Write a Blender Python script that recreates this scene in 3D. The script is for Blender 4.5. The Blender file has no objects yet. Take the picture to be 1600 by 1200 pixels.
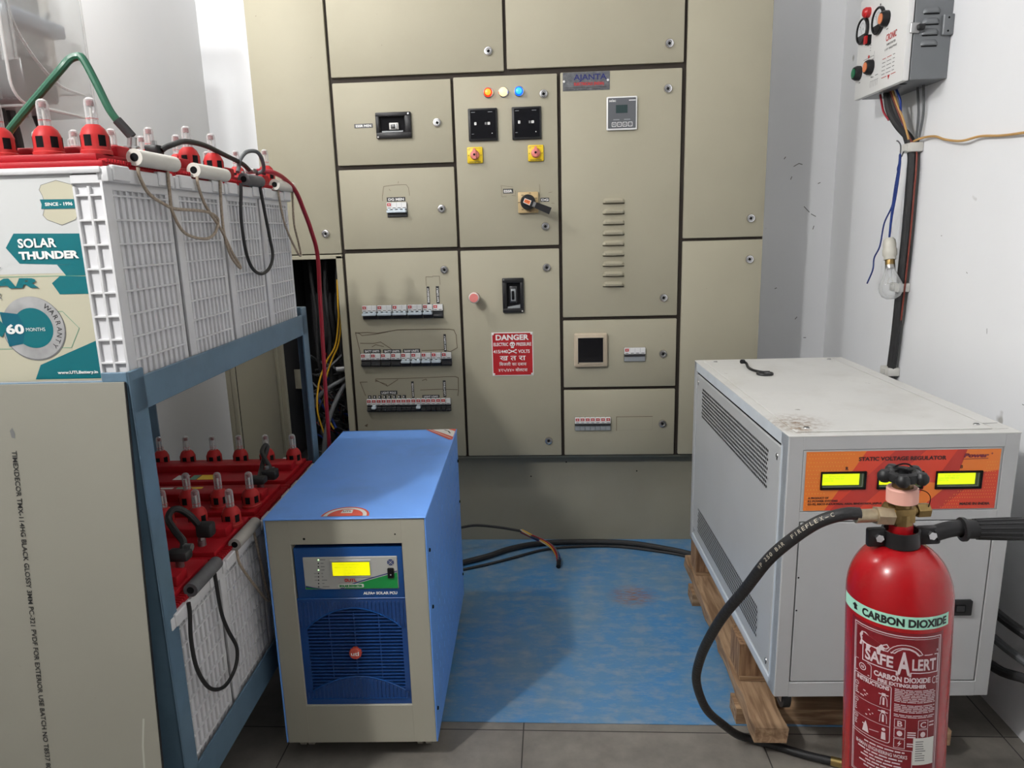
import bpy, bmesh, math, random
from mathutils import Vector, Matrix
rnd = random.Random(7)
SC = bpy.context.scene
COL = SC.collection
pi = math.pi

# ------------------------------------------------------------------ camera
F_PX, PITCH, YAW, ROLL, CAM_H = 1110.2, math.radians(12.307), math.radians(-3.469), math.radians(-1.578), 1.2736
def cam_axes():
    cp, sp, cy, sy = math.cos(PITCH), math.sin(PITCH), math.cos(YAW), math.sin(YAW)
    fwd = Vector((sy*cp, cy*cp, -sp)); right = Vector((cy, -sy, 0)); upv = right.cross(fwd)
    c, s = math.cos(ROLL), math.sin(ROLL)
    return right*c + upv*s, upv*c - right*s, fwd
cr, cu, cf = cam_axes()
cd = bpy.data.cameras.new('camera'); cam = bpy.data.objects.new('camera', cd); COL.objects.link(cam)
m3 = Matrix((cr, cu, -cf)).transposed()
cam.matrix_world = Matrix.Translation((0, 0, CAM_H)) @ m3.to_4x4()
cd.sensor_fit = 'HORIZONTAL'; cd.sensor_width = 36.0; cd.lens = F_PX/1600*36.0; cd.clip_start = 0.05
SC.camera = cam
# ------------------------------------------------------------------ world, lamps, exposure
w = bpy.data.worlds.new('world'); SC.world = w; w.use_nodes = True
w.node_tree.nodes['Background'].inputs[0].default_value = (0, 0, 0, 1)
w.node_tree.nodes['Background'].inputs[1].default_value = 0.0
def point(name, loc, power, radius, col=(1, .985, .96)):
    l = bpy.data.lights.new(name, 'POINT'); l.energy = power; l.shadow_soft_size = radius; l.color = col
    o = bpy.data.objects.new(name, l); o.location = loc; COL.objects.link(o); return o
point('wall_lamp_near', (-1.29, .14, 2.46), 110, .045)
point('wall_lamp_far', (-1.22, 1.86, 2.44), 29, .045)
SC.view_settings.view_transform = 'Standard'; SC.view_settings.look = 'None'
SC.view_settings.gamma = 1; SC.view_settings.use_curve_mapping = False
SC.view_settings.exposure = 0.0
SC.cycles.use_denoising = True
SC.cycles.max_bounces = 8; SC.cycles.diffuse_bounces = 3; SC.cycles.transparent_max_bounces = 24

# ------------------------------------------------------------------ materials
def lin(c):
    if isinstance(c, str):
        c = tuple(int(c[i:i+2], 16)/255 for i in (0, 2, 4))
        c = tuple(x/12.92 if x <= .04045 else ((x+.055)/1.055)**2.4 for x in c)
    return tuple(c)
MATS = {}
def mat(name, col, rough=.5, metal=0., var=0., vs=6., stretch=(1, 1, 1), bump=0., bs=60., dirt=None, spots=None, spec=.5, emit=None, alpha=1., coat=0., stain=None):
    """procedural principled material; var = noise variation, dirt = (colour, amount, scale), spots = (colour, scale, threshold), stain = list of (centre, radius, colour)"""
    m = bpy.data.materials.new(name); m.use_nodes = True; nt = m.node_tree; N = nt.nodes; L = nt.links
    b = N['Principled BSDF']; col = lin(col)
    b.inputs['Roughness'].default_value = rough; b.inputs['Metallic'].default_value = metal
    b.inputs['Specular IOR Level'].default_value = spec; b.inputs['Coat Weight'].default_value = coat
    b.inputs['Base Color'].default_value = (*col, 1)
    tc = N.new('ShaderNodeTexCoord'); mp = N.new('ShaderNodeMapping'); mp.inputs['Scale'].default_value = stretch
    L.new(tc.outputs['Object'], mp.inputs['Vector'])
    cur = None
    def noise(scale, detail=4, rough_=.55):
        n = N.new('ShaderNodeTexNoise'); n.inputs['Scale'].default_value = scale; n.inputs['Detail'].default_value = detail
        n.inputs['Roughness'].default_value = rough_; L.new(mp.outputs['Vector'], n.inputs['Vector']); return n
    def mix(fac, a, bcol):
        x = N.new('ShaderNodeMix'); x.data_type = 'RGBA'
        if isinstance(fac, float): x.inputs[0].default_value = fac
        else: L.new(fac, x.inputs[0])
        for sock, v in ((x.inputs[6], a), (x.inputs[7], bcol)):
            if isinstance(v, tuple): sock.default_value = (*v, 1)
            else: L.new(v, sock)
        return x.outputs[2]
    def ramp(src, lo, hi):
        r = N.new('ShaderNodeMapRange'); r.inputs[1].default_value = lo; r.inputs[2].default_value = hi; L.new(src, r.inputs[0]); return r.outputs[0]
    cur = col
    if var:
        n = noise(vs); cur = mix(ramp(n.outputs[0], .3, .7), tuple(c*(1-var) for c in col), tuple(min(1, c*(1+var)) for c in col))
    if dirt:
        n = noise(dirt[2], 6, .65); r = ramp(n.outputs[0], .5, .75)
        mu = N.new('ShaderNodeMath'); mu.operation = 'MULTIPLY'; mu.inputs[1].default_value = dirt[1]; L.new(r, mu.inputs[0])
        cur = mix(mu.outputs[0], cur, lin(dirt[0]))
    if spots:
        n = noise(spots[1], 2, .5); r = ramp(n.outputs[0], spots[2], spots[2]+.03)
        cur = mix(r, cur, lin(spots[0]))
    for c0, rad, sc in (stain or []):
        d = N.new('ShaderNodeVectorMath'); d.operation = 'DISTANCE'; L.new(tc.outputs['Object'], d.inputs[0]); d.inputs[1].default_value = c0
        n = noise(70, 5, .7)
        r1 = ramp(d.outputs['Value'], rad, 0.); r2 = ramp(n.outputs[0], .42, .62)
        mu = N.new('ShaderNodeMath'); mu.operation = 'MULTIPLY'; L.new(r1, mu.inputs[0]); L.new(r2, mu.inputs[1])
        cur = mix(mu.outputs[0], cur, lin(sc))
    if not isinstance(cur, tuple): L.new(cur, b.inputs['Base Color'])
    if bump:
        n = noise(bs, 3); bp = N.new('ShaderNodeBump'); bp.inputs['Strength'].default_value = bump; bp.inputs['Distance'].default_value = .01
        L.new(n.outputs[0], bp.inputs['Height']); L.new(bp.outputs[0], b.inputs['Normal'])
    if emit:
        b.inputs['Emission Color'].default_value = (*lin(emit[0]), 1); b.inputs['Emission Strength'].default_value = emit[1]
    if alpha < 1: b.inputs['Alpha'].default_value = alpha
    MATS[name] = m
    return m
def clear(name, tint, gloss=.25, rough=.08, edge=.5):
    """clear plastic or glass shell: mostly transparent, glossier and milkier towards grazing angles"""
    m = bpy.data.materials.new(name); m.use_nodes = True; nt = m.node_tree; N = nt.nodes; L = nt.links
    N.remove(N['Principled BSDF']); out = N['Material Output']
    tr = N.new('ShaderNodeBsdfTransparent'); tr.inputs[0].default_value = (*lin(tint), 1)
    gl = N.new('ShaderNodeBsdfPrincipled'); gl.inputs['Base Color'].default_value = (.8, .81, .8, 1); gl.inputs['Roughness'].default_value = rough
    lw = N.new('ShaderNodeLayerWeight'); lw.inputs[0].default_value = edge
    mr = N.new('ShaderNodeMapRange'); mr.inputs[3].default_value = gloss; mr.inputs[4].default_value = min(1, gloss+.55); L.new(lw.outputs['Facing'], mr.inputs[0])
    mx = N.new('ShaderNodeMixShader'); L.new(mr.outputs[0], mx.inputs[0]); L.new(tr.outputs[0], mx.inputs[1]); L.new(gl.outputs[0], mx.inputs[2]); L.new(mx.outputs[0], out.inputs[0])
    MATS[name] = m; return m

M = MATS
mat('wall', (.87, .88, .90), .75, var=.03, vs=1.5, bump=.05, bs=25, spots=((.45, .44, .42), 9, .77))
mat('wall_plain', (.84, .845, .855), .8, var=.04, vs=1.2, bump=.05, bs=25)
mat('ceiling', (.50, .50, .50), .9)
mat('wall_far', (.20, .20, .20), .9)
mat('beige', (.385, .358, .268), .6, spec=.35, var=.03, vs=3, dirt=((.30, .27, .2), .12, 5), spots=((.16, .14, .10), 60, .775))
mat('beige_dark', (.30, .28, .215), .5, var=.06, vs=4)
mat('gap', (.028, .02, .014), .8)
mat('dark', (.010, .010, .011), .9, spec=.1)
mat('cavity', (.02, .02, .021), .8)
mat('black', (.013, .013, .014), .42, spec=.35)
mat('blackgloss', (.008, .008, .01), .12)
mat('rubber', (.018, .018, .019), .6, var=.2, vs=40)
mat('chrome', (.62, .62, .63), .25, metal=1.)
mat('steel', (.42, .42, .42), .35, metal=1.)
mat('white', (.78, .78, .77), .4)
mat('offwhite', (.66, .65, .61), .45)
mat('ink_white', (.82, .82, .80), .5)
mat('ink_black', (.015, .015, .015), .5)
mat('ink_grey', (.16, .16, .16), .5)
mat('ink_blue', (.012, .02, .14), .45)
mat('ink_red', (.5, .03, .03), .45)
mat('label_tape', (.03, .03, .032), .4)
mat('red', (.52, .015, .018), .35)
mat('sign_red', (.42, .014, .018), .4, var=.08, vs=12)
mat('yellow', (.80, .56, .01), .4)
mat('tan', (.55, .40, .20), .5, var=.08, vs=60)
mat('pinkred', (.72, .22, .20), .4)
mat('orange_ink', (.85, .25, .06), .4)
mat('plate_grey', (.15, .155, .165), .35, metal=.5, var=.2, vs=90, dirt=((.45, .45, .45), .4, 40))
mat('screen_grey', (.11, .115, .125), .35)
mat('lcd_dark', (.035, .06, .06), .2)
mat('ivory', (.50, .42, .31), .45, var=.05, vs=30)
mat('torn', (.13, .095, .06), .8)
mat('toggle', (.62, .70, .76), .35)
mat('mcb_dark', (.035, .036, .038), .3)
mat('mcb_grey', (.30, .32, .33), .35)
mat('lamp_red', (.25, .01, .004), .3, emit=((1., .035, .008), 1.6))
mat('lamp_red_core', (.3, .08, .01), .3, emit=((1., .38, .03), 1.5))
mat('lamp_amber', (.5, .4, .2), .3, emit=((1., .74, .36), 1.4))
mat('lamp_blue', (.004, .03, .3), .3, emit=((.006, .12, 1.), 1.8))
mat('lamp_blue_core', (.01, .1, .3), .3, emit=((.03, .42, 1.), 1.6))
mat('lcd', (.3, .35, 0.), .3, emit=((.80, .95, .0), .85))
mat('lcd_yellow', (.35, .35, 0.), .3, emit=((.95, .90, .0), .85))
mat('lcd_ink', (.30, .36, .0), .3, emit=((.42, .52, .0), .55))
mat('lcd_side', (.05, .08, .02), .3)
mat('led_green', (.5, .7, .4), .3, emit=((.55, 1., .45), 1.6))

# ------------------------------------------------------------------ geometry helpers
def FRONT(y0=0.):
    return lambda a, b, c: Vector((a, y0-c, b))
def RIGHTF(x0=0.):            # a face that looks towards +X
    return lambda a, b, c: Vector((x0+c, a, b))
def LEFTF(x0=0.):             # a face that looks towards -X; a runs along +Y
    return lambda a, b, c: Vector((x0-c, a, b))
def TOPF(z0=0.):
    return lambda a, b, c: Vector((a, b, z0+c))
_T = {}
def glyphs(s, bold=0., shear=0., spacing=1.):
    k = (s, bold, shear, spacing)
    if k not in _T:
        cu_ = bpy.data.curves.new('t', 'FONT'); cu_.body = s; cu_.size = 1
        cu_.offset = bold; cu_.shear = shear; cu_.space_character = spacing
        cu_.resolution_u = 3; cu_.fill_mode = 'FRONT'
        o = bpy.data.objects.new('t', cu_); me = bpy.data.meshes.new_from_object(o)
        vs = [(v.co.x, v.co.y) for v in me.vertices]; fs = [tuple(p.vertices) for p in me.polygons]
        bpy.data.objects.remove(o); bpy.data.curves.remove(cu_); bpy.data.meshes.remove(me)
        _T[k] = (vs, fs)
    return _T[k]
def spline(pts, sub):
    P = [Vector(p) for p in pts]
    if len(P) < 3 or sub <= 1: return P
    out = []
    for i in range(len(P)-1):
        p0 = P[i-1] if i else P[0]*2-P[1]; p1, p2 = P[i], P[i+1]; p3 = P[i+2] if i+2 < len(P) else P[-1]*2-P[-2]
        for k in range(sub):
            t = k/sub
            out.append(.5*((2*p1)+(p2-p0)*t+(2*p0-5*p1+4*p2-p3)*t*t+(3*p1-p0-3*p2+p3)*t**3))
    out.append(P[-1]); return out
def rr(x0, y0, x1, y1, r, n=5):
    o = []
    for cx, cy, a0 in ((x1-r, y1-r, 0), (x0+r, y1-r, 90), (x0+r, y0+r, 180), (x1-r, y0+r, 270)):
        for k in range(n+1):
            a = math.radians(a0+90*k/n); o.append((cx+r*math.cos(a), cy+r*math.sin(a)))
    return o
def circ(cx, cy, r, n=20, ry=None):
    ry = ry or r
    return [(cx+r*math.cos(2*pi*k/n), cy+ry*math.sin(2*pi*k/n)) for k in range(n)]
class MB:
    def __init__(s): s.bm = bmesh.new(); s.ml = []
    def mi(s, m):
        m = MATS[m] if isinstance(m, str) else m
        if m not in s.ml: s.ml.append(m)
        return s.ml.index(m)
    def raw(s, vs, fs, m):
        i = s.mi(m); V = [s.bm.verts.new(v) for v in vs]
        for f in fs:
            try:
                fa = s.bm.faces.new([V[k] for k in f]); fa.material_index = i
            except ValueError: pass
        return V
    def box(s, a, b, m, bev=0., seg=2, rot=None, piv=None):
        x0, y0, z0 = (min(a[i], b[i]) for i in range(3)); x1, y1, z1 = (max(a[i], b[i]) for i in range(3))
        t = bmesh.new()
        V = [t.verts.new(p) for p in ((x0, y0, z0), (x1, y0, z0), (x1, y1, z0), (x0, y1, z0), (x0, y0, z1), (x1, y0, z1), (x1, y1, z1), (x0, y1, z1))]
        for f in ((0, 3, 2, 1), (4, 5, 6, 7), (0, 1, 5, 4), (1, 2, 6, 5), (2, 3, 7, 6), (3, 0, 4, 7)): t.faces.new([V[k] for k in f])
        if bev: bmesh.ops.bevel(t, geom=list(t.edges), offset=bev, segments=seg, affect='EDGES', profile=.5)
        if rot is not None:
            pv = Vector(piv) if piv else Vector(((x0+x1)/2, (y0+y1)/2, (z0+z1)/2))
            bmesh.ops.transform(t, matrix=Matrix.Translation(pv) @ rot @ Matrix.Translation(-pv), verts=t.verts)
        t.verts.index_update(); s.raw([v.co.copy() for v in t.verts], [[v.index for v in f.verts] for f in t.faces], m); t.free(); return s
    def cyl(s, p, q, r, m, r2=None, n=24, cap=True, capm=None):
        p, q = Vector(p), Vector(q); d = (q-p).normalized(); r2 = r if r2 is None else r2
        a = d.orthogonal().normalized(); b = d.cross(a)
        vs = [c+(a*math.cos(2*pi*k/n)+b*math.sin(2*pi*k/n))*rad for c, rad in ((p, r), (q, r2)) for k in range(n)]
        s.raw(vs, [(k, (k+1) % n, n+(k+1) % n, n+k) for k in range(n)], m)
        if cap:
            s.raw(vs[:n][::-1], [tuple(range(n))], capm or m); s.raw(vs[n:], [tuple(range(n))], capm or m)
        return s
    def lathe(s, prof, m, o=(0, 0, 0), d=(0, 0, 1), n=32, ms=None):
        """prof: (radius, height) pairs along d from o; ms: a material per segment"""
        o = Vector(o); d = Vector(d).normalized(); a = d.orthogonal().normalized(); b = d.cross(a)
        if abs(d.z) > .99: a, b = Vector((1, 0, 0)), Vector((0, 1, 0))*(1 if d.z > 0 else -1)
        for i in range(len(prof)-1):
            (r0, h0), (r1, h1) = prof[i], prof[i+1]
            mm = ms[i] if ms else m
            ring = lambda r, h: [o+d*h+(a*math.cos(2*pi*k/n)+b*math.sin(2*pi*k/n))*r for k in range(n)]
            if r0 < 1e-6 and r1 < 1e-6: continue
            if r0 < 1e-6: s.raw([o+d*h0]+ring(r1, h1), [(0, 1+(k+1) % n, 1+k) for k in range(n)], mm)
            elif r1 < 1e-6: s.raw(ring(r0, h0)+[o+d*h1], [(k, (k+1) % n, n) for k in range(n)], mm)
            else: s.raw(ring(r0, h0)+ring(r1, h1), [(k, (k+1) % n, n+(k+1) % n, n+k) for k in range(n)], mm)
        return s
    def tube(s, pts, r, m, n=10, sub=6, cap=True):
        P = spline(pts, sub); k = len(P); T = [(P[min(i+1, k-1)]-P[max(i-1, 0)]).normalized() for i in range(k)]
        a = T[0].orthogonal().normalized(); vs = []
        for i in range(k):
            a = (a-T[i]*a.dot(T[i])).normalized(); b = T[i].cross(a)
            rad = r(i/(k-1)) if callable(r) else r
            vs += [P[i]+(a*math.cos(2*pi*j/n)+b*math.sin(2*pi*j/n))*rad for j in range(n)]
        fs = [(i*n+j, i*n+(j+1) % n, (i+1)*n+(j+1) % n, (i+1)*n+j) for i in range(k-1) for j in range(n)]
        if cap: fs += [tuple(range(n))[::-1], tuple((k-1)*n+j for j in range(n))]
        s.raw(vs, fs, m); return s
    def poly(s, pts, m, fn, c=.0004):
        s.raw([fn(x, y, c) for x, y in pts], [tuple(range(len(pts)))], m); return s
    def rect(s, x0, y0, x1, y1, m, fn, c=.0004): return s.poly([(x0, y0), (x1, y0), (x1, y1), (x0, y1)], m, fn, c)
    def prism(s, pts, m, fn, c0, c1, sidem=None):
        n = len(pts); lo = [fn(x, y, c0) for x, y in pts]; hi = [fn(x, y, c1) for x, y in pts]
        s.raw(hi, [tuple(range(n))], m); s.raw(lo, [tuple(range(n))[::-1]], m)
        s.raw(lo+hi, [(k, (k+1) % n, n+(k+1) % n, n+k) for k in range(n)], sidem or m); return s
    def band(s, a0, a1, b0, b1, m, fn, c=.0005, n=24):
        vs = [fn(a0+(a1-a0)*k/n, b, c) for b in (b0, b1) for k in range(n+1)]
        s.raw(vs, [(k, k+1, n+2+k, n+1+k) for k in range(n)], m); return s
    def line(s, pts, wd, m, fn, c=.0006, closed=False):
        P = [Vector((p[0], p[1])) for p in pts]
        if closed: P.append(P[0])
        for p, q in zip(P, P[1:]):
            d = q-p
            if d.length < 1e-7: continue
            nn = max(1, int(d.length/.012)); d.normalize(); o = Vector((-d.y, d.x))*wd/2
            p_, q_ = p-d*wd/2, q+d*wd/2
            for k in range(nn):
                u, v = p_.lerp(q_, k/nn), p_.lerp(q_, (k+1)/nn)
                s.raw([fn(*(u-o), c), fn(*(v-o), c), fn(*(v+o), c), fn(*(u+o), c)], [(0, 1, 2, 3)], m)
        return s
    def text(s, t, m, fn, x, y, h, wd=None, al='C', bold=.01, shear=0., c=.0008, ang=0., spacing=1., va='B'):
        """h = cap height; wd = total width to fit; (x, y) = baseline anchor"""
        vs, fs = glyphs(t, bold, shear, spacing)
        if not vs: return s
        xs = [v[0] for v in vs]; x0, x1 = min(xs), max(xs); hc = max(v[1] for v in glyphs('H', bold)[0])
        sy = h/hc; sx = wd/(x1-x0) if wd else sy
        ox = {'C': (x0+x1)/2, 'L': x0, 'R': x1}[al]; ca, sa = math.cos(ang), math.sin(ang); yo = 0 if va == 'B' else hc/2
        out = []
        for px, py in vs:
            lx, ly = (px-ox)*sx, (py-yo)*sy
            out.append(fn(x+lx*ca-ly*sa, y+lx*sa+ly*ca, c))
        s.raw(out, fs, m); return s
    def arc_text(s, t, m, fn, cx, cy, r, a0, a1, h, bold=.02, c=.0008, inward=False):
        for i, ch in enumerate(t):
            a = math.radians(a0+(a1-a0)*i/max(1, len(t)-1))
            s.text(ch, m, fn, cx+r*math.cos(a), cy+r*math.sin(a), h, bold=bold, c=c, ang=a-pi/2 if not inward else a+pi/2)
        return s
    def build(s, name, parent=None, loc=(0, 0, 0), ang=35, flat=False):
        me = bpy.data.meshes.new(name); bmesh.ops.remove_doubles(s.bm, verts=s.bm.verts, dist=2e-6) if not flat else None
        s.bm.to_mesh(me); s.bm.free()
        for m in s.ml: me.materials.append(m)
        if not flat:
            me.polygons.foreach_set('use_smooth', [True]*len(me.polygons)); me.set_sharp_from_angle(angle=math.radians(ang))
        o = bpy.data.objects.new(name, me); o.location = loc; COL.objects.link(o)
        if parent: o.parent = parent
        return o
def tag(o, label, cat, group=None):
    o['label'] = label; o['category'] = cat
    if group: o['group'] = group
    return o
def thing(name, label, cat, loc=(0, 0, 0), rotz=0., group=None):
    o = bpy.data.objects.new(name, None); o.empty_display_size = .05; o.location = loc; o.rotation_euler = (0, 0, rotz); COL.objects.link(o)
    return tag(o, label, cat, group)
def dup(o, parent=None, loc=None):
    c = o.copy(); COL.objects.link(c)
    if parent: c.parent = parent
    if loc is not None: c.location = loc
    for ch in list(o.children): dup(ch, c)
    return c
def struct(mb, name):
    o = mb.build(name, flat=True); o['kind'] = 'structure'; return o

# ================================================================== the room
def floor_material():
    m = bpy.data.materials.new('floor_tile'); m.use_nodes = True; nt = m.node_tree; N = nt.nodes; L = nt.links; b = N['Principled BSDF']
    tc = N.new('ShaderNodeTexCoord'); sp = N.new('ShaderNodeSeparateXYZ'); L.new(tc.outputs['Object'], sp.inputs[0])
    fac = None
    for sock, off in ((sp.outputs[0], .0925), (sp.outputs[1], .19)):
        a = N.new('ShaderNodeMath'); a.operation = 'ADD'; a.inputs[1].default_value = off+60; L.new(sock, a.inputs[0])
        d = N.new('ShaderNodeMath'); d.operation = 'PINGPONG'; d.inputs[1].default_value = .3; L.new(a.outputs[0], d.inputs[0])
        l = N.new('ShaderNodeMath'); l.operation = 'LESS_THAN'; l.inputs[1].default_value = .0016; L.new(d.outputs[0], l.inputs[0])
        if fac is None: fac = l.outputs[0]
        else:
            mx = N.new('ShaderNodeMath'); mx.operation = 'MAXIMUM'; L.new(fac, mx.inputs[0]); L.new(l.outputs[0], mx.inputs[1]); fac = mx.outputs[0]
    n1 = N.new('ShaderNodeTexNoise'); n1.inputs['Scale'].default_value = 7; n1.inputs['Detail'].default_value = 8; n1.inputs['Roughness'].default_value = .65; L.new(tc.outputs['Object'], n1.inputs['Vector'])
    cr_ = N.new('ShaderNodeValToRGB'); cr_.color_ramp.elements[0].position = .3; cr_.color_ramp.elements[0].color = (.14, .128, .112, 1)
    cr_.color_ramp.elements[1].position = .72; cr_.color_ramp.elements[1].color = (.255, .235, .205, 1); L.new(n1.outputs[0], cr_.inputs[0])
    x = N.new('ShaderNodeMix'); x.data_type = 'RGBA'; L.new(fac, x.inputs[0]); L.new(cr_.outputs[0], x.inputs[6]); x.inputs[7].default_value = (.03, .027, .024, 1)
    L.new(x.outputs[2], b.inputs['Base Color']); b.inputs['Roughness'].default_value = .55
    return m
def mat_material():
    m = bpy.data.materials.new('worn_blue_rubber'); m.use_nodes = True; nt = m.node_tree; N = nt.nodes; L = nt.links; b = N['Principled BSDF']
    tc = N.new('ShaderNodeTexCoord')
    def noise(scale, det, stretch):
        mp = N.new('ShaderNodeMapping'); mp.inputs['Scale'].default_value = stretch; L.new(tc.outputs['Object'], mp.inputs[0])
        n = N.new('ShaderNodeTexNoise'); n.inputs['Scale'].default_value = scale; n.inputs['Detail'].default_value = det; n.inputs['Roughness'].default_value = .65; L.new(mp.outputs[0], n.inputs['Vector']); return n.outputs[0]
    def rng(s, lo, hi):
        r = N.new('ShaderNodeMapRange'); r.inputs[1].default_value = lo; r.inputs[2].default_value = hi; L.new(s, r.inputs[0]); return r.outputs[0]
    def mix(f, a, c):
        x = N.new('ShaderNodeMix'); x.data_type = 'RGBA'; L.new(f, x.inputs[0])
        for so, v in ((x.inputs[6], a), (x.inputs[7], c)):
            if isinstance(v, tuple): so.default_value = (*v, 1)
            else: L.new(v, so)
        return x.outputs[2]
    c = mix(rng(noise(4.5, 6, (1, .8, 1)), .36, .64), (.055, .22, .46), (.125, .24, .36))
    c = mix(rng(noise(9, 7, (1.5, 3, 1)), .46, .80), c, (.28, .32, .35))
    c = mix(rng(noise(70, 6, (.8, 2.2, 1)), .58, .85), c, (.32, .32, .31))
    d = N.new('ShaderNodeVectorMath'); d.operation = 'DISTANCE'; mp = N.new('ShaderNodeMapping'); L.new(tc.outputs['Object'], mp.inputs[0]); mp.inputs['Scale'].default_value = (1, 1.2, 1)
    L.new(mp.outputs[0], d.inputs[0]); d.inputs[1].default_value = (.265, 2.30*1.2, 0)
    mu = N.new('ShaderNodeMath'); mu.operation = 'MULTIPLY'; L.new(rng(d.outputs['Value'], .10, .03), mu.inputs[0]); L.new(rng(noise(60, 4, (.6, 3, 1)), .42, .6), mu.inputs[1])
    c = mix(mu.outputs[0], c, (.26, .115, .06))
    L.new(c, b.inputs['Base Color']); b.inputs['Roughness'].default_value = .5
    return m
M['floor_tile'] = floor_material(); M['mat_blue'] = mat_material()
XL, XR, YB, YF, ZC = -1.42, 1.145, 3.05, -4.5, 3.2
b = MB(); b.box((XL-.1, YF-.1, -.1), (XR+.1, YB+.1, 0), 'floor_tile'); struct(b, 'floor')
b = MB(); b.box((XL-.1, YF-.1, ZC), (XR+.1, YB+.1, ZC+.1), 'ceiling'); struct(b, 'ceiling')
b = MB(); b.box((XL-.1, YF, 0), (XL, YB, ZC), 'wall_plain'); struct(b, 'wall_left')
b = MB(); b.box((XR, YF, 0), (XR+.1, YB, ZC), 'wall')
for y, z, l, a in ((1.93, .97, .012, 1.4), (1.6, 1.02, .006, .3), (2.05, 1.12, .005, .6), (1.75, .82, .005, 0), (2.2, 1.22, .004, 0)):
    b.line([(y, z), (y+l*math.cos(a), z+l*math.sin(a))], .0018, 'ink_grey', LEFTF(XR), .0006)
struct(b, 'wall_right')
b = MB(); b.box((XL-.1, YB, 0), (XR+.1, YB+.1, ZC), 'wall')
for x, z, l, a in ((.98, 1.49, .02, .5), (1.0, 1.50, .012, -.3), (1.03, 1.33, .03, -.8), (1.06, 1.30, .02, -.5), (.94, 1.52, .008, 1), (1.08, 1.42, .008, .4), (1.07, 1.24, .012, 1.3), (.97, 1.44, .01, 1.2), (1.02, .87, .01, .9), (1.06, .79, .008, 0), (.93, 1.0, .006, .4)):
    b.line([(x, z), (x+l*math.cos(a), z+l*math.sin(a))], .003, 'ink_grey', FRONT(YB), .0006)
struct(b, 'wall_back')
b = MB(); b.box((XL-.1, YF-.1, 0), (XR+.1, YF, ZC), 'wall_far'); struct(b, 'wall_front')
b = MB(); b.box((-.66, 1.638, 0), (.93, 2.765, .003), 'mat_blue', .0008, 1)
tag(b.build('rubber_mat'), 'worn blue rubber floor mat lying in front of the beige panel', 'mat')

# ================================================================== the electrical panel (root on the door plane, local y = 0)
pan = thing('electrical_panel', 'large beige steel electrical panel with many locked doors against the back wall', 'electrical panel', (0, 2.70, 0))
XA0, XA1 = -1.087, .775
b = MB()
b.box((-.80, .020, .375), (XA1, .33, 2.25), 'beige', .002, 1)
b.box((XA0, .020, 1.19), (-.80, .33, 2.25), 'beige', .002, 1)
b.box((XA0, .0, .375), (XA0+.022, .33, 1.19), 'beige', .002, 1)
b.box((-.822, .0, .375), (-.797, .33, 1.192), 'beige', .002, 1)
b.box((XA0, .0, 1.180), (-.797, .02, 1.196), 'beige', .002, 1)
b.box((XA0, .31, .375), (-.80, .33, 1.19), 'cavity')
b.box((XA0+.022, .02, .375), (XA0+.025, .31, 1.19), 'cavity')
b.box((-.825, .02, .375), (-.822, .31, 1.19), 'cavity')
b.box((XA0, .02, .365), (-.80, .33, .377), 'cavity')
b.box((XA0+.024, .10, .655), (XA0+.085, .105, .735), 'beige_dark')
b.box((XA0+.19, .20, .80), (XA0+.24, .26, 1.0), 'dark', .004)
b.build('carcass', pan)
b = MB(); b.box((-.80, .012, .386), (XA1-.004, .022, 2.24), 'gap'); b.box((XA0+.004, .012, 1.197), (-.80, .022, 2.24), 'gap'); b.build('door_seal', pan)
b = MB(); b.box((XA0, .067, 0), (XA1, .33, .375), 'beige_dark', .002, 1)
for x, z in ((.045, .34), (-.10, .28), (.33, .30)): b.poly(circ(x, z, .003, 8), 'dark', FRONT(.067))
b.build('plinth', pan)
FN = FRONT(0.)
def door(x0, x1, z0, z1):
    b = MB(); b.box((x0, 0, z0), (x1, .018, z1), 'beige', .0035, 2); return b
def lock(par, x, z, flip=False):
    b = MB()
    b.lathe([(.0155, 0), (.0155, .004), (.0135, .0075), (.0095, .008), (.0085, .004)], 'chrome', (x, 0, z), (0, -1, 0), 24)
    b.lathe([(.0085, .004), (.0, .0045)], 'steel', (x, 0, z), (0, -1, 0), 24)
    b.box((x-.0045, -.0062, z-.0045), (x+.0045, -.003, z+.0045), 'dark', .001, 1, Matrix.Rotation(.5, 4, 'Y'))
    b.build('lock', par)
def tape(par, x0, z0, x1, z1, txt, ang=0.):
    b = MB(); b.box((x0, -.0008, z0), (x1, 0, z1), 'label_tape')
    if txt:
        if ang: b.text(txt, 'ink_white', FN, (x0+x1)/2, (z0+z1)/2, (x1-x0)*.55, (z1-z0)*.82, bold=.035, ang=pi/2, c=.0012, va='M')
        else: b.text(txt, 'ink_white', FN, (x0+x1)/2, (z0+z1)/2, (z1-z0)*.55, (x1-x0)*.84, bold=.035, c=.0012, va='M')
    b.build('label_strip', par)
def residue(par, lines, wd=.0016):
    b = MB()
    for l in lines: b.line(l, wd, 'torn', FN, .0006)
    b.build('torn_sticker', par)
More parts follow.
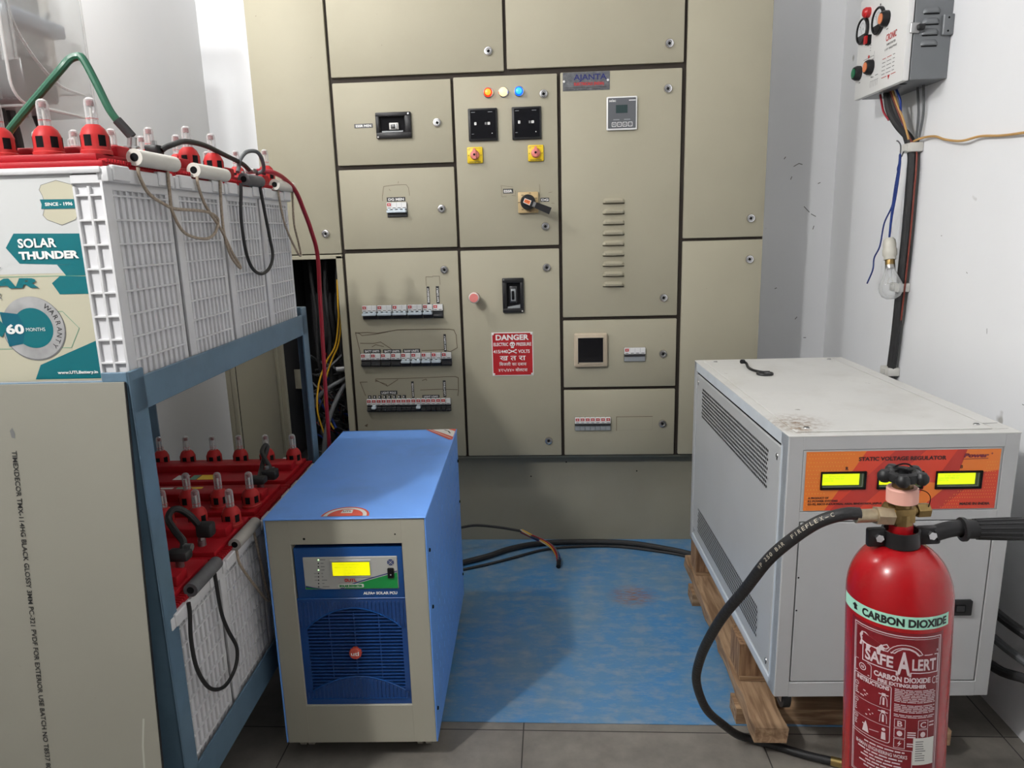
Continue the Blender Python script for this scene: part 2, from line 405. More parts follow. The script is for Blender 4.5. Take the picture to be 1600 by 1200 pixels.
def mcb(par, x0, zt, poles, on=True, logos=1, pw=.0187, onmat='toggle', h=.0525):
    b = MB(); wd = poles*pw
    b.box((x0-.0006, -.0005, zt-h-.0006), (x0+wd+.0006, .0, zt+.0006), 'dark')
    b.box((x0+.0003, -.010, zt-.024), (x0+wd-.0003, .0, zt), 'white', .001, 1)
    b.box((x0+.0003, -.005, zt-.034), (x0+wd-.0003, .0, zt-.024), 'mcb_grey' if on else 'mcb_dark')
    b.box((x0+.0003, -.0065, zt-h), (x0+wd-.0003, .0, zt-.034), 'mcb_dark' if onmat != 'grey' else 'mcb_grey', .0008, 1)
    for k in range(1, poles): b.rect(x0+k*pw-.0004, zt-.024, x0+k*pw+.0004, zt, 'mcb_grey', FN, .0102)
    for k in range(logos):
        cx = x0+pw*(k+.5)
        b.rect(cx-.0068, zt-.0135, cx+.0068, zt-.0025, 'red', FN, .0102); b.rect(cx-.004, zt-.0088, cx+.004, zt-.0072, 'ink_white', FN, .0106); b.rect(cx-.0009, zt-.0115, cx+.0009, zt-.0045, 'ink_white', FN, .0106)
    for k in range(poles):
        cx = x0+pw*(k+.5); b.rect(cx-.006, zt-.0215, cx+.006, zt-.0185, 'ink_grey', FN, .0102)
        if on: b.box((cx-.0045, -.017, zt-.028), (cx+.0045, -.005, zt-.0225), 'toggle', .001, 1)
    if on: b.box((x0+.001, -.024, zt-.0375), (x0+wd-.001, -.004, zt-.0285), 'toggle', .002, 2)
    elif onmat == 'grey': b.box((x0+.001, -.014, zt-.030), (x0+wd-.001, -.004, zt-.025), 'mcb_dark', .001, 1)
    else: b.box((x0+.001, -.018, zt-.047), (x0+wd-.001, -.004, zt-.039), 'mcb_dark', .002, 2)
    b.build('circuit_breaker', par)
# upper and side doors
d = door(-1.083, -.797, 1.20, 2.235).build('door', pan); lock(d, -.852, 1.275)
d = door(-.787, -.162, 1.823, 2.235).build('door', pan); lock(d, -.215, 1.890)
d = door(-.151, .470, 1.828, 2.235).build('door', pan); lock(d, .4187, 1.890)
d = door(.481, .771, 1.222, 2.235).build('door', pan); lock(d, .7235, 1.288)
d = door(.481, .771, .391, 1.212).build('door', pan); lock(d, .7253, 1.141)
# the lower left door stands open at a right angle
b = MB(); b.box((-1.112, -.40, .395), (-1.094, .0, 1.19), 'beige', .003); b.box((-1.094, -.385, .40), (-1.086, -.37, 1.185), 'dark'); b.box((-1.094, -.40, .395), (-1.080, -.387, 1.19), 'beige', .002); b.box((-1.094, -.012, .395), (-1.082, .0, 1.19), 'beige', .002)
b.build('door', pan)
# A: moulded-case switch
d = door(-.786, -.355, 1.518, 1.8045).build('door', pan); lock(d, -.4088, 1.6567)
b = MB()
def bezel(b, x0, z0, x1, z1, i0, j0, i1, j1, m='black'):
    out = rr(x0, z0, x1, z1, .006); b.box((x0, -.012, z0), (x1, 0, j0), m, .003); b.box((x0, -.012, j1), (x1, 0, z1), m, .003); b.box((x0, -.012, j0-.003), (i0, 0, j1+.003), m, .003); b.box((i1, -.012, j0-.003), (x1, 0, j1+.003), m, .003)
    b.rect(i0, j0, i1, j1, 'dark', FN, .0005)
bezel(b, -.6326, 1.6076, -.5033, 1.6975, -.6183, 1.6288, -.5266, 1.6826)
b.box((-.5838, -.010, 1.6376), (-.55, -.0005, 1.6612), 'offwhite', .002); b.box((-.577, -.014, 1.641), (-.557, -.01, 1.655), 'mcb_dark', .001); b.box((-.560, -.016, 1.640), (-.556, -.01, 1.658), 'white', .001)
b.box((-.612, -.006, 1.6295), (-.535, -.001, 1.634), 'mcb_grey'); b.poly(circ(-.626, 1.613, .003, 10), 'offwhite', FN, .0125); b.poly(circ(-.512, 1.691, .003, 10), 'steel', FN, .0125)
b.build('isolator_switch', d)
tape(d, -.714, 1.648, -.646, 1.6625, 'ESSR MEN')
# B
d = door(-.786, -.355, 1.213, 1.5025).build('door', pan); lock(d, -.407, 1.3538)
mcb(d, -.6115, 1.3815, 4); tape(d, -.611, 1.385, -.5415, 1.4005, 'DG MEN')
residue(d, [[(-.626, 1.408), (-.620, 1.440), (-.575, 1.4445), (-.535, 1.444), (-.527, 1.432), (-.525, 1.405)], [(-.627, 1.408), (-.627, 1.388)], [(-.60, 1.43), (-.596, 1.424)], [(-.565, 1.45), (-.564, 1.456)]], .0012)
# C: lamps, meters, rotary switches, changeover handle
d = door(-.345, .026, 1.2106, 1.808).build('door', pan); lock(d, -.0224, 1.7407); lock(d, -.0236, 1.2795)
for x, m, mc in ((-.2203, 'lamp_red', 'lamp_red_core'), (-.1659, 'lamp_amber', 'lamp_amber'), (-.110, 'lamp_blue', 'lamp_blue_core')):
    b = MB(); b.lathe([(.018, 0), (.018, .004), (.0155, .006)], 'chrome', (x, 0, 1.7522), (0, -1, 0), 28)
    b.lathe([(.0155, .004), (.0150, .012), (.011, .0165), (.006, .0185), (.0, .019)], m, (x, 0, 1.7522), (0, -1, 0), 28, ms=[m, m, mc, mc]); b.build('indicator_lamp', d)
for x in (-.2427, -.0846):
    b = MB(); z0, z1 = 1.5875, 1.6997; x0, x1 = x-.0528, x+.0528
    b.box((x0, -.009, z0), (x1, 0, z1), 'black', .003); b.poly(rr(x0+.008, z0+.008, x1-.006, z1-.006, .002), 'blackgloss', FN, .0093)
    for p, q, r_, s_, m in ((.012, .098, .026, .0995, 'mcb_grey'), (.072, .098, .088, .0995, 'mcb_grey'), (.012, .024, .020, .0252, 'mcb_grey'), (.084, .024, .087, .027, 'ink_white')): b.rect(x0+p, z0+q, x0+r_, z0+s_, m, FN, .0097)
    b.poly(rr(x0+.022, z0+.055, x0+.030, z0+.065, .001), 'ink_white', FN, .0097); b.poly(rr(x0+.070, z0+.055, x0+.079, z0+.064, .001), 'ink_white', FN, .0097)
    b.rect(x0+.060, z0+.055, x0+.067, z0+.064, 'ink_grey', FN, .0097); b.text('D', 'ink_black', FN, x0+.0745, z0+.0572, .005, c=.01); b.text('V', 'ink_black', FN, x0+.026, z0+.0575, .005, c=.01)
    b.build('digital_meter', d)
for x in (-.2754, -.0540):
    b = MB(); z = 1.5395; b.box((x-.0285, -.010, z-.0285), (x+.0285, 0, z+.0285), 'yellow', .004)
    b.lathe([(.017, .010), (.0165, .016), (.014, .022), (.006, .024), (0, .024)], 'pinkred', (x, 0, z), (0, -1, 0), 24)
    b.prism([(x-.0055, z-.014), (x+.0055, z-.014), (x+.0055, z+.014), (x+.002, z+.022), (x-.002, z+.022), (x-.0055, z+.014)], 'pinkred', FN, .010, .032)
    b.poly(circ(x, z, .0042, 12), 'dark', FN, .0326)
    b.rect(x-.021, z-.0235, x+.022, z-.0225, 'ink_black', FN, .0104); b.rect(x-.020, z+.0225, x+.022, z+.0232, 'ink_black', FN, .0104)
    for p in (-.024, .022): b.rect(x+p, z-.003, x+p+.002, z+.001, 'ink_black', FN, .0104)
    b.line(circ(x-.021, z+.019, .003, 10), .0008, 'ink_black', FN, .0104, True)
    b.text('AUTO  OFF  MAN', 'ink_black', FN, x, z-.0268, .0028, .038, bold=0, c=.0104)
    b.build('selector_switch', d)
b = MB(); x0, x1, z0, z1 = -.1226, -.0479, 1.3292, 1.4043
b.box((x0, -.016, z0), (x1, 0, z1), 'tan', .003)
for k in range(14):
    a = 2*pi*k/14; cx, cz = -.0853+.033*math.cos(a), 1.3674+.033*math.sin(a)
    if k % 2: b.rect(cx-.004, cz-.0012, cx+.004, cz+.0012, 'torn', FN, .0164)
b.lathe([(.0275, .016), (.0275, .036), (.024, .042), (0, .042)], 'black', (-.0853, 0, 1.3674), (0, -1, 0), 32)
ang = math.radians(-23); ca, sa = math.cos(ang), math.sin(ang); hx = lambda u, v: (-.0853+u*ca-v*sa, 1.3674+u*sa+v*ca)
b.prism([hx(-.012, -.012), hx(.020, -.012), hx(.020, .012), hx(-.012, .012)], 'black', FN, .042, .056)
b.prism([hx(.014, -.010), hx(.034, -.008), hx(.034, .008), hx(.014, .010)], 'steel', FN, .040, .054)
b.prism([hx(.030, -.0105), hx(.088, -.0125), hx(.088, .0125), hx(.030, .0105)], 'black', FN, .036, .060)
b.prism([hx(-.015, -.008), hx(.011, -.009), hx(.011, .009), hx(-.015, .008)], 'ink_white', FN, .0560, .0566)
b.poly([hx(-.013, -.006), hx(.009, -.007), hx(.009, .007), hx(-.013, .006)], 'orange_ink', FN, .0570); b.text('OFF', 'ink_red', FN, *hx(-.002, -.004), .008, .016, c=.0575, ang=ang)
b.build('changeover_handle', d)
tape(d, -.1769, 1.4015, -.1398, 1.418, 'ESSR'); tape(d, -.0395, 1.368, -.0084, 1.3821, 'DG')
residue(d, [[(-.185, 1.43), (-.17, 1.428), (-.14, 1.424)], [(-.183, 1.428), (-.182, 1.39), (-.165, 1.391)], [(-.145, 1.394), (-.13, 1.392)], [(-.132, 1.396), (-.131, 1.41)], [(-.043, 1.43), (-.041, 1.40)], [(-.01, 1.40), (.003, 1.402)], [(.0, 1.362), (.01, 1.361)]], .0009)
# D: three rows of breakers
d = door(-.786, -.355, .391, 1.1987).build('door', pan); lock(d, -.4079, 1.130)
x = -.7321
for k in range(4): mcb(d, x, 1.0005, 3); x += .0588
mcb(d, x, 1.0005, 2); x += .0395; mcb(d, x, 1.0005, 2, on=False)
for k in range(9): mcb(d, -.751+k*.0397, .8136, 2, on=4 <= k <= 7, logos=1)
for k in range(17): mcb(d, -.7404+k*.0197, .6314, 1, on=k in (1, 10), logos=1 if k < 16 else 0)
for t in ((-.4794, 1.0013, -.4689, 1.0682, 'EMERGENCY'), (-.4438, 1.003, -.4318, 1.0687, 'RAW SUPPLY'), (-.4235, .8162, -.4138, .8843, 'RAW SUPPLY'), (-.5598, .6335, -.5498, .6997, 'RAW POWER'), (-.4348, .6351, -.4236, .7017, 'LIGHTING')): tape(d, *t, 1)
for t in ((-.7394, .8155, -.6724, .8298, 'BATT UNITS'), (-.663, .8141, -.5929, .8284, 'BATT UNITS'), (-.5842, .8135, -.5175, .829, 'RAW UNITS'), (-.6852, .6478, -.6175, .6635, 'LIGHT POLE'), (-.5183, .6321, -.4506, .6444, 'LIGHT LOAD')): tape(d, *t)
b = MB()
for k in range(8): b.box((-.735+k*.0195+.002*(k > 1), -.0008, .6325), (-.722+k*.0195+.002*(k > 1), 0, .6455), 'label_tape')
for k in range(8): b.rect(-.731+k*.0195, .6355, -.727+k*.0195, .6425, 'ink_white', FN, .0012)
b.build('label_strip', d)
residue(d, [[(-.480, 1.071), (-.4798, 1.105), (-.455, 1.104), (-.452, 1.107), (-.428, 1.106), (-.427, 1.075)]], .0012)
residue(d, [[(-.752, .81), (-.7665, .895), (-.72, .897), (-.68, .893), (-.63, .9), (-.60, .905), (-.42, .9037), (-.40, .903), (-.382, .90), (-.374, .88), (-.372, .83), (-.40, .815), (-.42, .823), (-.51, .822)], [(-.7665, .897), (-.752, .893), (-.742, .885), (-.69, .889), (-.64, .898)], [(-.75, .855), (-.70, .853), (-.67, .858), (-.63, .83)], [(-.705, .84), (-.69, .848), (-.66, .84)]], .0024)
residue(d, [[(-.745, .645), (-.7627, .70), (-.735, .70)], [(-.70, .70), (-.70, .708), (-.655, .682), (-.612, .708)], [(-.70, .705), (-.66, .69), (-.655, .682)], [(-.70, .712), (-.60, .712), (-.50, .714), (-.42, .7167), (-.385, .7167), (-.373, .712), (-.3745, .66), (-.378, .64)], [(-.525, .665), (-.44, .667), (-.378, .664)], [(-.515, .703), (-.50, .708), (-.498, .703)]], .0022)
b = MB(); b.poly([(-.759, .522), (-.744, .53), (-.748, .516)], 'torn', FN); b.build('paint_chip', d)
# E: stop button, incomer window and the danger sign
d = door(-.345, .026, .391, 1.198).build('door', pan); lock(d, -.0214, 1.1288); lock(d, -.0245, .4523)
b = MB(); o = (-.2935, 0, 1.0265)
b.lathe([(.015, 0), (.015, .010), (.011, .012), (.011, .044), (.0195, .046), (.0205, .050), (.020, .058), (.0165, .062), (0, .063)], 'pinkred', o, (0, -1, 0), 28, ms=['dark', 'dark', 'pinkred', 'pinkred', 'pinkred', 'pinkred', 'offwhite', 'pinkred']); b.build('stop_button', d)
b = MB(); bezel(b, -.1899, .9627, -.1092, 1.0934, -.173, .9793, -.1231, 1.0745)
b.box((-.163, -.004, 1.0), (-.135, -.0006, 1.062), 'mcb_dark', .002); b.box((-.158, -.008, 1.006), (-.140, -.004, 1.052), 'mcb_grey', .002); b.box((-.155, -.012, 1.012), (-.145, -.008, 1.045), 'dark', .002)
b.prism([(-.172, .9795), (-.124, .9795), (-.124, .9925), (-.172, .985)], 'mcb_grey', FN, .0006, .004)
b.poly(circ(-.184, 1.0875, .003, 10), 'steel', FN, .0125); b.poly(circ(-.116, .9685, .003, 10), 'offwhite', FN, .0125); b.build('isolator_switch', d)
b = MB(); x0, z0, x1, z1 = -.2375, .7169, -.0784, .8866; xc = (x0+x1)/2
b.box((x0, -.002, z0), (x1, 0, z1), 'ink_white', .0005, 1); b.poly(rr(x0+.003, z0+.003, x1-.003, z1-.003, .003), 'sign_red', FN, .0024)
b.text('DANGER', 'ink_white', FN, xc, .8575, .0205, .127, bold=.035, c=.003)
b.text('ELECTRIC', 'ink_white', FN, x0+.0355, .8345, .0125, .057, bold=.022, c=.003); b.text('PRESSURE', 'ink_white', FN, x1-.0355, .8345, .0125, .057, bold=.022, c=.003)
b.text('415/440', 'ink_white', FN, x0+.0335, .8065, .0125, .056, bold=.022, c=.003); b.text('VOLTS', 'ink_white', FN, x1-.0355, .8065, .0125, .044, bold=.022, c=.003)
b.poly(circ(xc, .8405, .0105, 16, .0095), 'ink_white', FN, .003); b.rect(xc-.0055, .826, xc+.0055, .834, 'ink_white', FN, .003)
for s_ in (-1, 1): b.poly(circ(xc+s_*.0042, .8395, .0027, 10), 'sign_red', FN, .0034)
b.poly([(xc-.0012, .834), (xc+.0012, .834), (xc, .837)], 'sign_red', FN, .0034)
for k in (-1, 1):
    b.line([(xc-.013, .813+k*.006), (xc+.013, .813-k*.006)], .0034, 'ink_white', FN, .003+.0002*k)
    for s_ in (-1, 1): b.poly(circ(xc+s_*.0135, .813+k*.006, .003, 10), 'ink_white', FN, .0032)
hc = '\u0916 \u0924 \u0930\u093e'
b.text(hc, 'ink_white', FN, xc, .778, .0185, .100, bold=.012, c=.003)
b.text('\u093f\u092c\u091c\u0932\u0940 \u0915\u093e \u0926\u092c\u093e\u0935', 'ink_white', FN, xc, .757, .0115, .105, bold=.006, c=.003)
b.text('\u096a\u0967\u096b/\u096a\u096a\u0966 \u0935\u094b\u0932\u091f\u0938', 'ink_white', FN, xc, .734, .0115, .112, bold=.004, c=.003)
for sx, sz in ((x0+.006, z0+.007), (x1-.006, z0+.007), (x0+.006, z1-.006), (x1-.006, z1-.006)): b.lathe([(.004, .0024), (.0035, .0045), (0, .005)], 'ink_white', (sx, 0, sz), (0, -1, 0), 10)
b.build('danger_sign', d)
# F: louvred door with nameplate and controller
b = door(.0377, .4658, .939, 1.810)
for k in range(9):
    z = 1.366-k*.0378; x0, x1 = .187, .268
    pr = [(-.001, .000), (-.001, .0), (-.016, .003), (-.018, .010), (-.009, .016), (.0, .019)]
    n = 9; vs = []
    for i in range(n+1):
        t = i/n; sc = min(1, math.sqrt(max(0, 1-abs(2*t-1)**5)))
        for yy, zz in pr: vs.append(Vector((x0+(x1-x0)*t, yy*sc if sc > .05 else 0, z-.011+zz*(0.6+.4*sc))))
    np_ = len(pr)
    b.raw(vs, [(i*np_+j, (i+1)*np_+j, (i+1)*np_+j+1, i*np_+j+1) for i in range(n) for j in range(np_-1)], 'beige')
    b.rect(x0+.002, z-.013, x1-.002, z-.0095, 'gap', FN, .0006)
d = b.build('door', pan); lock(d, .4165, 1.7422); lock(d, .4148, 1.0062)
b = MB(); b.box((.0464, -.0015, 1.7469), (.2121, 0, 1.8085), 'plate_grey', .0004, 1)
b.text('AJANTA', 'ink_blue', FN, .1430, 1.7825, .0185, .116, bold=.02, c=.0022); b.text('ELECTRICALS (INDIA)', 'ink_red', FN, .139, 1.7645, .0095, .106, bold=.04, c=.0022)
b.line([(.056, 1.757), (.20, 1.757)], .0012, 'ink_black', FN, .0019)
for x in (.055, .102, .15): b.rect(x, 1.7505, x+.03, 1.752, 'ink_black', FN, .0019)
for x in (.0505, .2055): b.lathe([(.0042, .0015), (.004, .003), (0, .0035)], 'ink_white', (x, 0, 1.779), (0, -1, 0), 12)
b.build('nameplate', d)
b = MB(); x0, x1, z0, z1 = .2005, .3088, 1.6078, 1.7217
b.box((x0, -.010, z0), (x1, 0, z1), 'white', .004); b.poly(rr(x0+.005, z0+.006, x1-.005, z1-.005, .003), 'screen_grey', FN, .0103)
b.rect(.2334, 1.6653, .2743, 1.6926, 'lcd_dark', FN, .0107); b.text('selec', 'ink_white', FN, x0+.009, z1-.018, .0085, al='L', bold=.02, c=.0108)
b.rect(.279, 1.706, .303, 1.709, 'ink_white', FN, .0107)
for x in (.224, .262): b.rect(x, 1.642, x+.022, 1.645, 'mcb_grey', FN, .0107)
for k in range(4):
    xx = .219+k*.0192; b.prism(rr(xx, 1.6195, xx+.0155, 1.635, .002), 'ink_white', FN, .0103, .0108); b.poly(rr(xx+.0018, 1.6213, xx+.0137, 1.6332, .0015), 'screen_grey', FN, .0111)
    b.text('E+o-'[k], 'ink_white', FN, xx+.0078, 1.6245, .006, c=.0114)
b.build('controller_unit', d)
# G and H
d = door(.0377, .4658, .6659, .9266).build('door', pan); lock(d, .4162, .7931)
b = MB(); x0, z0, x1, z1 = .0782, .7473, .2049, .879
b.box((x0, -.016, z0), (x1, 0, z1), 'ivory', .007, 3); b.box((x0+.010, -.019, z0+.010), (x1-.012, -.012, z1-.010), 'ivory', .004, 2)
b.poly(rr(.0928, .7674, .1881, .8623, .002), 'screen_grey', FN, .0194); b.poly(rr(.0935, .7682, .1874, .8616, .002), 'blackgloss', FN, .0196)
for cx, cz in ((x0+.016, z0+.018), (x1-.018, z1-.020)): b.poly(circ(cx, cz, .0025, 8), 'dark', FN, .0198)
b.build('analogue_meter', d)
mcb(d, .2691, .8189, 4, on=False, logos=1, pw=.02, onmat='grey')
d = door(.0377, .4658, .391, .6541).build('door', pan); lock(d, .4187, .5173)
for k in range(7): mcb(d, .0791+k*.0199, .5462, 1, on=False, onmat='grey', pw=.0197)
residue(d, [[(.2415, .4907), (.2415, .5463), (.3799, .5463)]], .002)
b = MB(); b.line([(.3799, .5463), (.3799, .4925), (.2415, .4925)], .0008, 'beige_dark', FN, .0006); b.build('blank_cutout', d)

# ================================================================== voltage regulator cabinet (root at its front left corner on the floor)
mat('reg', (.46, .47, .475), .38, var=.03, vs=5, dirt=((.45, .43, .38), .10, 9))
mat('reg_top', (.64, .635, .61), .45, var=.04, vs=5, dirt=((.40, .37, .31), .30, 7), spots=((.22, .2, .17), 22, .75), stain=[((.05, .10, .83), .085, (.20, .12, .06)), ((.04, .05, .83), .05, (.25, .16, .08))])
mat('reg_edge', (.60, .65, .70), .35, var=.05, vs=20)
mat('fascia', (.68, .055, .022), .28)
mat('fascia_dark', (.50, .035, .022), .28)
mat('fascia_orange', (.80, .20, .025), .28)
mat('fascia_dot', (.85, .42, .06), .3)
mat('fascia_ink', (.045, .008, .008), .35)
mat('maroon_ink', (.17, .01, .03), .35)
reg = thing('voltage_regulator', 'light grey static voltage regulator cabinet with orange display strip, standing on the wooden pallet', 'voltage regulator', (.497, 1.480, 0), .0289)
RW, RD, Z0, Z1 = .484, .89, .200, .828
b = MB()
b.box((.006, .012, Z0+.004), (RW-.006, RD-.004, Z1-.004), 'dark')
for x0, x1 in ((0, .0330), (.4515, RW)): b.box((x0, 0, Z0), (x1, .035, Z1-.0015), 'reg', .002, 1)
for z0, z1 in ((Z0, .2375), (.6325, .655), (.7955, Z1-.0015)): b.box((.031, 0, z0), (.4535, .030, z1), 'reg', .0012, 1)
b.box((.030, .004, .654), (.4535, .02, .797), 'reg')
for x0, x1 in ((0, .012), (RW-.012, RW)):
    b.box((x0, .030, Z1-.032), (x1, RD, Z1-.0015), 'reg_edge', .002, 1); b.box((x0, .030, Z0), (x1, RD, Z0+.024), 'reg_edge', .002, 1); b.box((x0, RD-.03, Z0), (x1, RD, Z1-.0015), 'reg', .002, 1); b.box((x0, .002, Z0), (x1, .046, Z1-.0012), 'reg_edge', .0015, 1)
b.box((.0, RD-.006, Z0), (RW, RD-.001, Z1-.002), 'reg'); b.box((0, .01, Z0), (RW, RD, Z0+.004), 'reg')
b.build('frame', reg)
b = MB(); b.box((-.0006, -.0006, Z1-.003), (RW+.0006, RD, Z1), 'reg_top', .001, 1); b.box((.022, .024, Z1), (RW-.045, RD-.022, Z1+.0025), 'reg_top', .0015, 1)
b.box((RW-.040, .024, Z1), (RW-.012, RD-.022, Z1+.0015), 'reg_top', .0008, 1)
for x, y in ((.055, .052), (.422, .054), (.055, .836), (.422, .838)): b.lathe([(.007, .0025), (.006, .0042), (0, .0046)], 'steel', (x, y, Z1), (0, 0, 1), 12); b.box((x-.005, y-.0007, Z1+.0045), (x+.005, y+.0007, Z1+.0052), 'dark')
b.line([(.44, .06), (.47, .061)], .0025, 'dark', TOPF(Z1), .003)
b.build('top_panel', reg)
def holes(b, y0, y1, z0, z1, ny, nz, r):
    """a field of staggered slots punched through the side sheet"""
    for j in range(nz):
        for i in range(ny):
            y = y0+(y1-y0)*(i+(.5 if j % 2 else 0))/ny; z = z0+(z1-z0)*(j+.5)/nz
            b.poly(circ(y, z, r, 6, r*1.25), 'dark', LEFTF(.0015), .0012)
for x0, x1, fn in ((.0015, .008, LEFTF), (RW-.008, RW-.0015, RIGHTF)):
    b = MB(); b.box((x0, .053, Z0+.028), (x1, RD-.036, Z1-.040), 'reg', .002, 1)
    if fn is LEFTF:
        holes(b, .130, .778, .661, .760, 58, 9, .0034); holes(b, .148, .785, .262, .347, 58, 8, .0034)
        for y, z in ((.070, .762), (.835, .765), (.070, .25), (.835, .25)): b.lathe([(.006, 0), (.005, .002), (0, .0025)], 'steel', (.0015, y, z), (-1, 0, 0), 10); b.poly(circ(y, z-.008, .003, 8), 'dark', LEFTF(.0015), .0006)
    b.build('side_panel', reg)
# fascia with its three displays
b = MB(); FX = FRONT(.0); X0, X1, ZA, ZB = .0385, .4455, .6585, .792
b.box((X0-.006, .0005, ZA-.002), (X1+.004, .006, ZB+.003), 'reg')
b.rect(X0, ZA, X1, ZB, 'fascia', FX, .0006)
CL = .0007
b.poly([(X0, ZA), (X0+.045, ZA), (.165, ZB), (X0, ZB)], 'fascia_orange', FX, CL)
b.poly([(X0, ZA), (X0+.022, ZA), (.085, .735), (.095, .792), (X0, ZB)], 'fascia_orange', FX, CL+.0001)
b.poly([(.095, ZA), (.155, ZA), (.29, ZB), (.225, ZB)], 'fascia_dark', FX, CL)
b.poly([(.355, ZB), (X1, ZB), (X1, .765), (.33, .655+.0035), (.30, ZA), (.275, ZA)], 'fascia_dark', FX, CL)
b.poly([(.375, ZB), (X1, ZB), (X1, .745), (.36, .735)], 'fascia_orange', FX, CL+.0001)
b.poly([(.26, ZA), (.285, ZA), (.345, .715), (.30, .72)], 'fascia_orange', FX, CL+.0001)
for i in range(18):
    for j in range(15):
        x, z = X0+.004+i*.0064+(.0032 if j % 2 else 0), ZA+.004+j*.0088
        if x < X0+.012+.082*((z-ZA)/(ZB-ZA))+.012 and not (.069 < x < .170 and .7045 < z < .7495) and not (x > .046 and z < .692): b.poly(circ(x, z, .0011, 6), 'fascia_dot', FX, CL+.0003)
for i in range(28):
    for j in range(15):
        x, z = .3+i*.0052+(.0026 if j % 2 else 0), ZA+.004+j*.0072
        inb = (x > .418+.0 and z < .765) or (x > .325+(z-ZA)*.9 and z < .702 and x-.325 > (z-ZA)*.9)
        if x < X1-.003 and inb and not (.311 < x < .414 and .7015 < z < .747) and not (.368 < x and z < .681): b.poly(circ(x, z, .0009, 6), 'fascia_dot', FX, CL+.0003)
b.text('STATIC VOLTAGE REGULATOR', 'fascia_ink', FX, .241, .7706, .0085, .184, bold=.04, c=.0014)
b.text('Power', 'maroon_ink', FX, .3945, .7745, .0088, .053, bold=.055, shear=.2, c=.0014); b.text('+', 'maroon_ink', FX, .427, .7795, .006, bold=.03, c=.0014); b.line([(.367, .7705), (.4195, .7715)], .0012, 'maroon_ink', FX, .0013)
for x, t in ((.1262, 'R'), (.2410, 'Y'), (.3665, 'B')): b.text(t, 'fascia_ink', FX, x, .7505, .007, bold=.04, c=.0014)
b.text('A PRODUCT OF', 'fascia_ink', FX, .0472, .6855, .0045, .044, 'L', bold=.04, c=.0014); b.text('RS POWER SYSTEMS', 'fascia_ink', FX, .0472, .6785, .0045, .064, 'L', bold=.04, c=.0014)
b.text('G1-92, RIICO INDUSTRIAL AREA, BINDAYAKA, JAIPUR - INDIA', 'fascia_ink', FX, .0472, .6715, .0045, .183, 'L', bold=.04, c=.0014)
b.text('MADE IN INDIA', 'fascia_ink', FX, .4345, .667, .006, .064, 'R', bold=.04, c=.0014)
fas = b.build('fascia', reg)
for x0, x1, z0, z1 in ((.0715, .1678, .7065, .7470), (.1918, .2890, .7058, .7455), (.3145, .4120, .7042, .7445)):
    b = MB()
    for p, q in (((x0, z0), (x1, z0+.0045)), ((x0, z1-.0042), (x1, z1)), ((x0, z0), (x0+.003, z1)), ((x1-.004, z0), (x1, z1))): b.box((p[0], -.004, p[1]), (q[0], 0, q[1]), 'dark', .0006, 1)
    b.rect(x0, z0, x1, z1, 'lcd_side', FX, .0012)
    b.line([(x1-.0075, z1-.005), (x1-.0075, z0+.006), (x0+.006, z0+.006)], .0008, 'mcb_grey', FX, .0014)
    b.rect(x0+.003, z0+.0102, x1-.0145, z1-.0046, 'lcd', FX, .0016)
    for r, tt in ((.0085, '  I/P 244V  O/P 220V'), (.0135, 'LOAD: 000A  FREQ: 50.0'), (.0185, 'STATUS OK')):
        b.text(tt.strip(), 'lcd_ink', FX, x0+.006+(.012 if r < .009 else 0), z1-.0035-r, .0028, al='L', bold=0, c=.0018)
    b.build('display', fas)
b = MB(); b.box((.0355, .0005, .240), (.4490, .018, .6300), 'reg', .0015, 1)
for z in (.50, .42): b.poly(circ(.0385, z, .0022, 8), 'dark', FX, .0)
dr = b.build('door', reg)
b = MB(); b.prism(rr(.364, .4065, .4215, .4425, .002), 'black', FX, -.0005, .006); b.prism(rr(.384, .4155, .406, .4335, .002), 'dark', FX, .006, .0085); b.rect(.386, .4175, .404, .4315, 'blackgloss', FX, .0088); b.build('latch', dr)
for x in (.055, RW-.055):
    for y in (.085, RD-.08):
        b = MB(); b.cyl((x, y, Z0), (x, y, Z0-.018), .012, 'steel', n=14)
        for s_ in (-.013, .011): b.box((x+s_, y-.016, Z0-.065), (x+s_+.002, y+.016, Z0-.014), 'steel', .001, 1)
        b.cyl((x-.009, y+.006, Z0-.058), (x+.009, y+.006, Z0-.058), .030, 'rubber', n=24); b.cyl((x-.0165, y+.006, Z0-.058), (x+.0165, y+.006, Z0-.058), .006, 'chrome', n=12); b.build('caster', reg)
# black bent cable end on the cabinet top
b = MB(); th_ = .0289; cx_, sx_ = math.cos(th_), math.sin(th_)
rg = lambda x, y, z: (.497+x*cx_-y*sx_, 1.480+x*sx_+y*cx_, z)
b.tube([rg(.113, .745, .847), rg(.120, .752, .846), rg(.127, .742, .842), rg(.124, .715, .836), rg(.126, .680, .8345), rg(.136, .652, .8345), rg(.152, .632, .8345), rg(.166, .622, .8345), rg(.160, .604, .8345), rg(.140, .602, .8345), rg(.126, .612, .8345), rg(.128, .630, .8345), rg(.146, .636, .835), rg(.165, .637, .8345)], .0042, 'black', n=8)
b.cyl(rg(.113, .746, .8475), rg(.121, .752, .8465), .007, 'black', n=10)
tag(b.build('cable_hook'), 'short bent black cable hook lying on top of the grey regulator', 'hook')

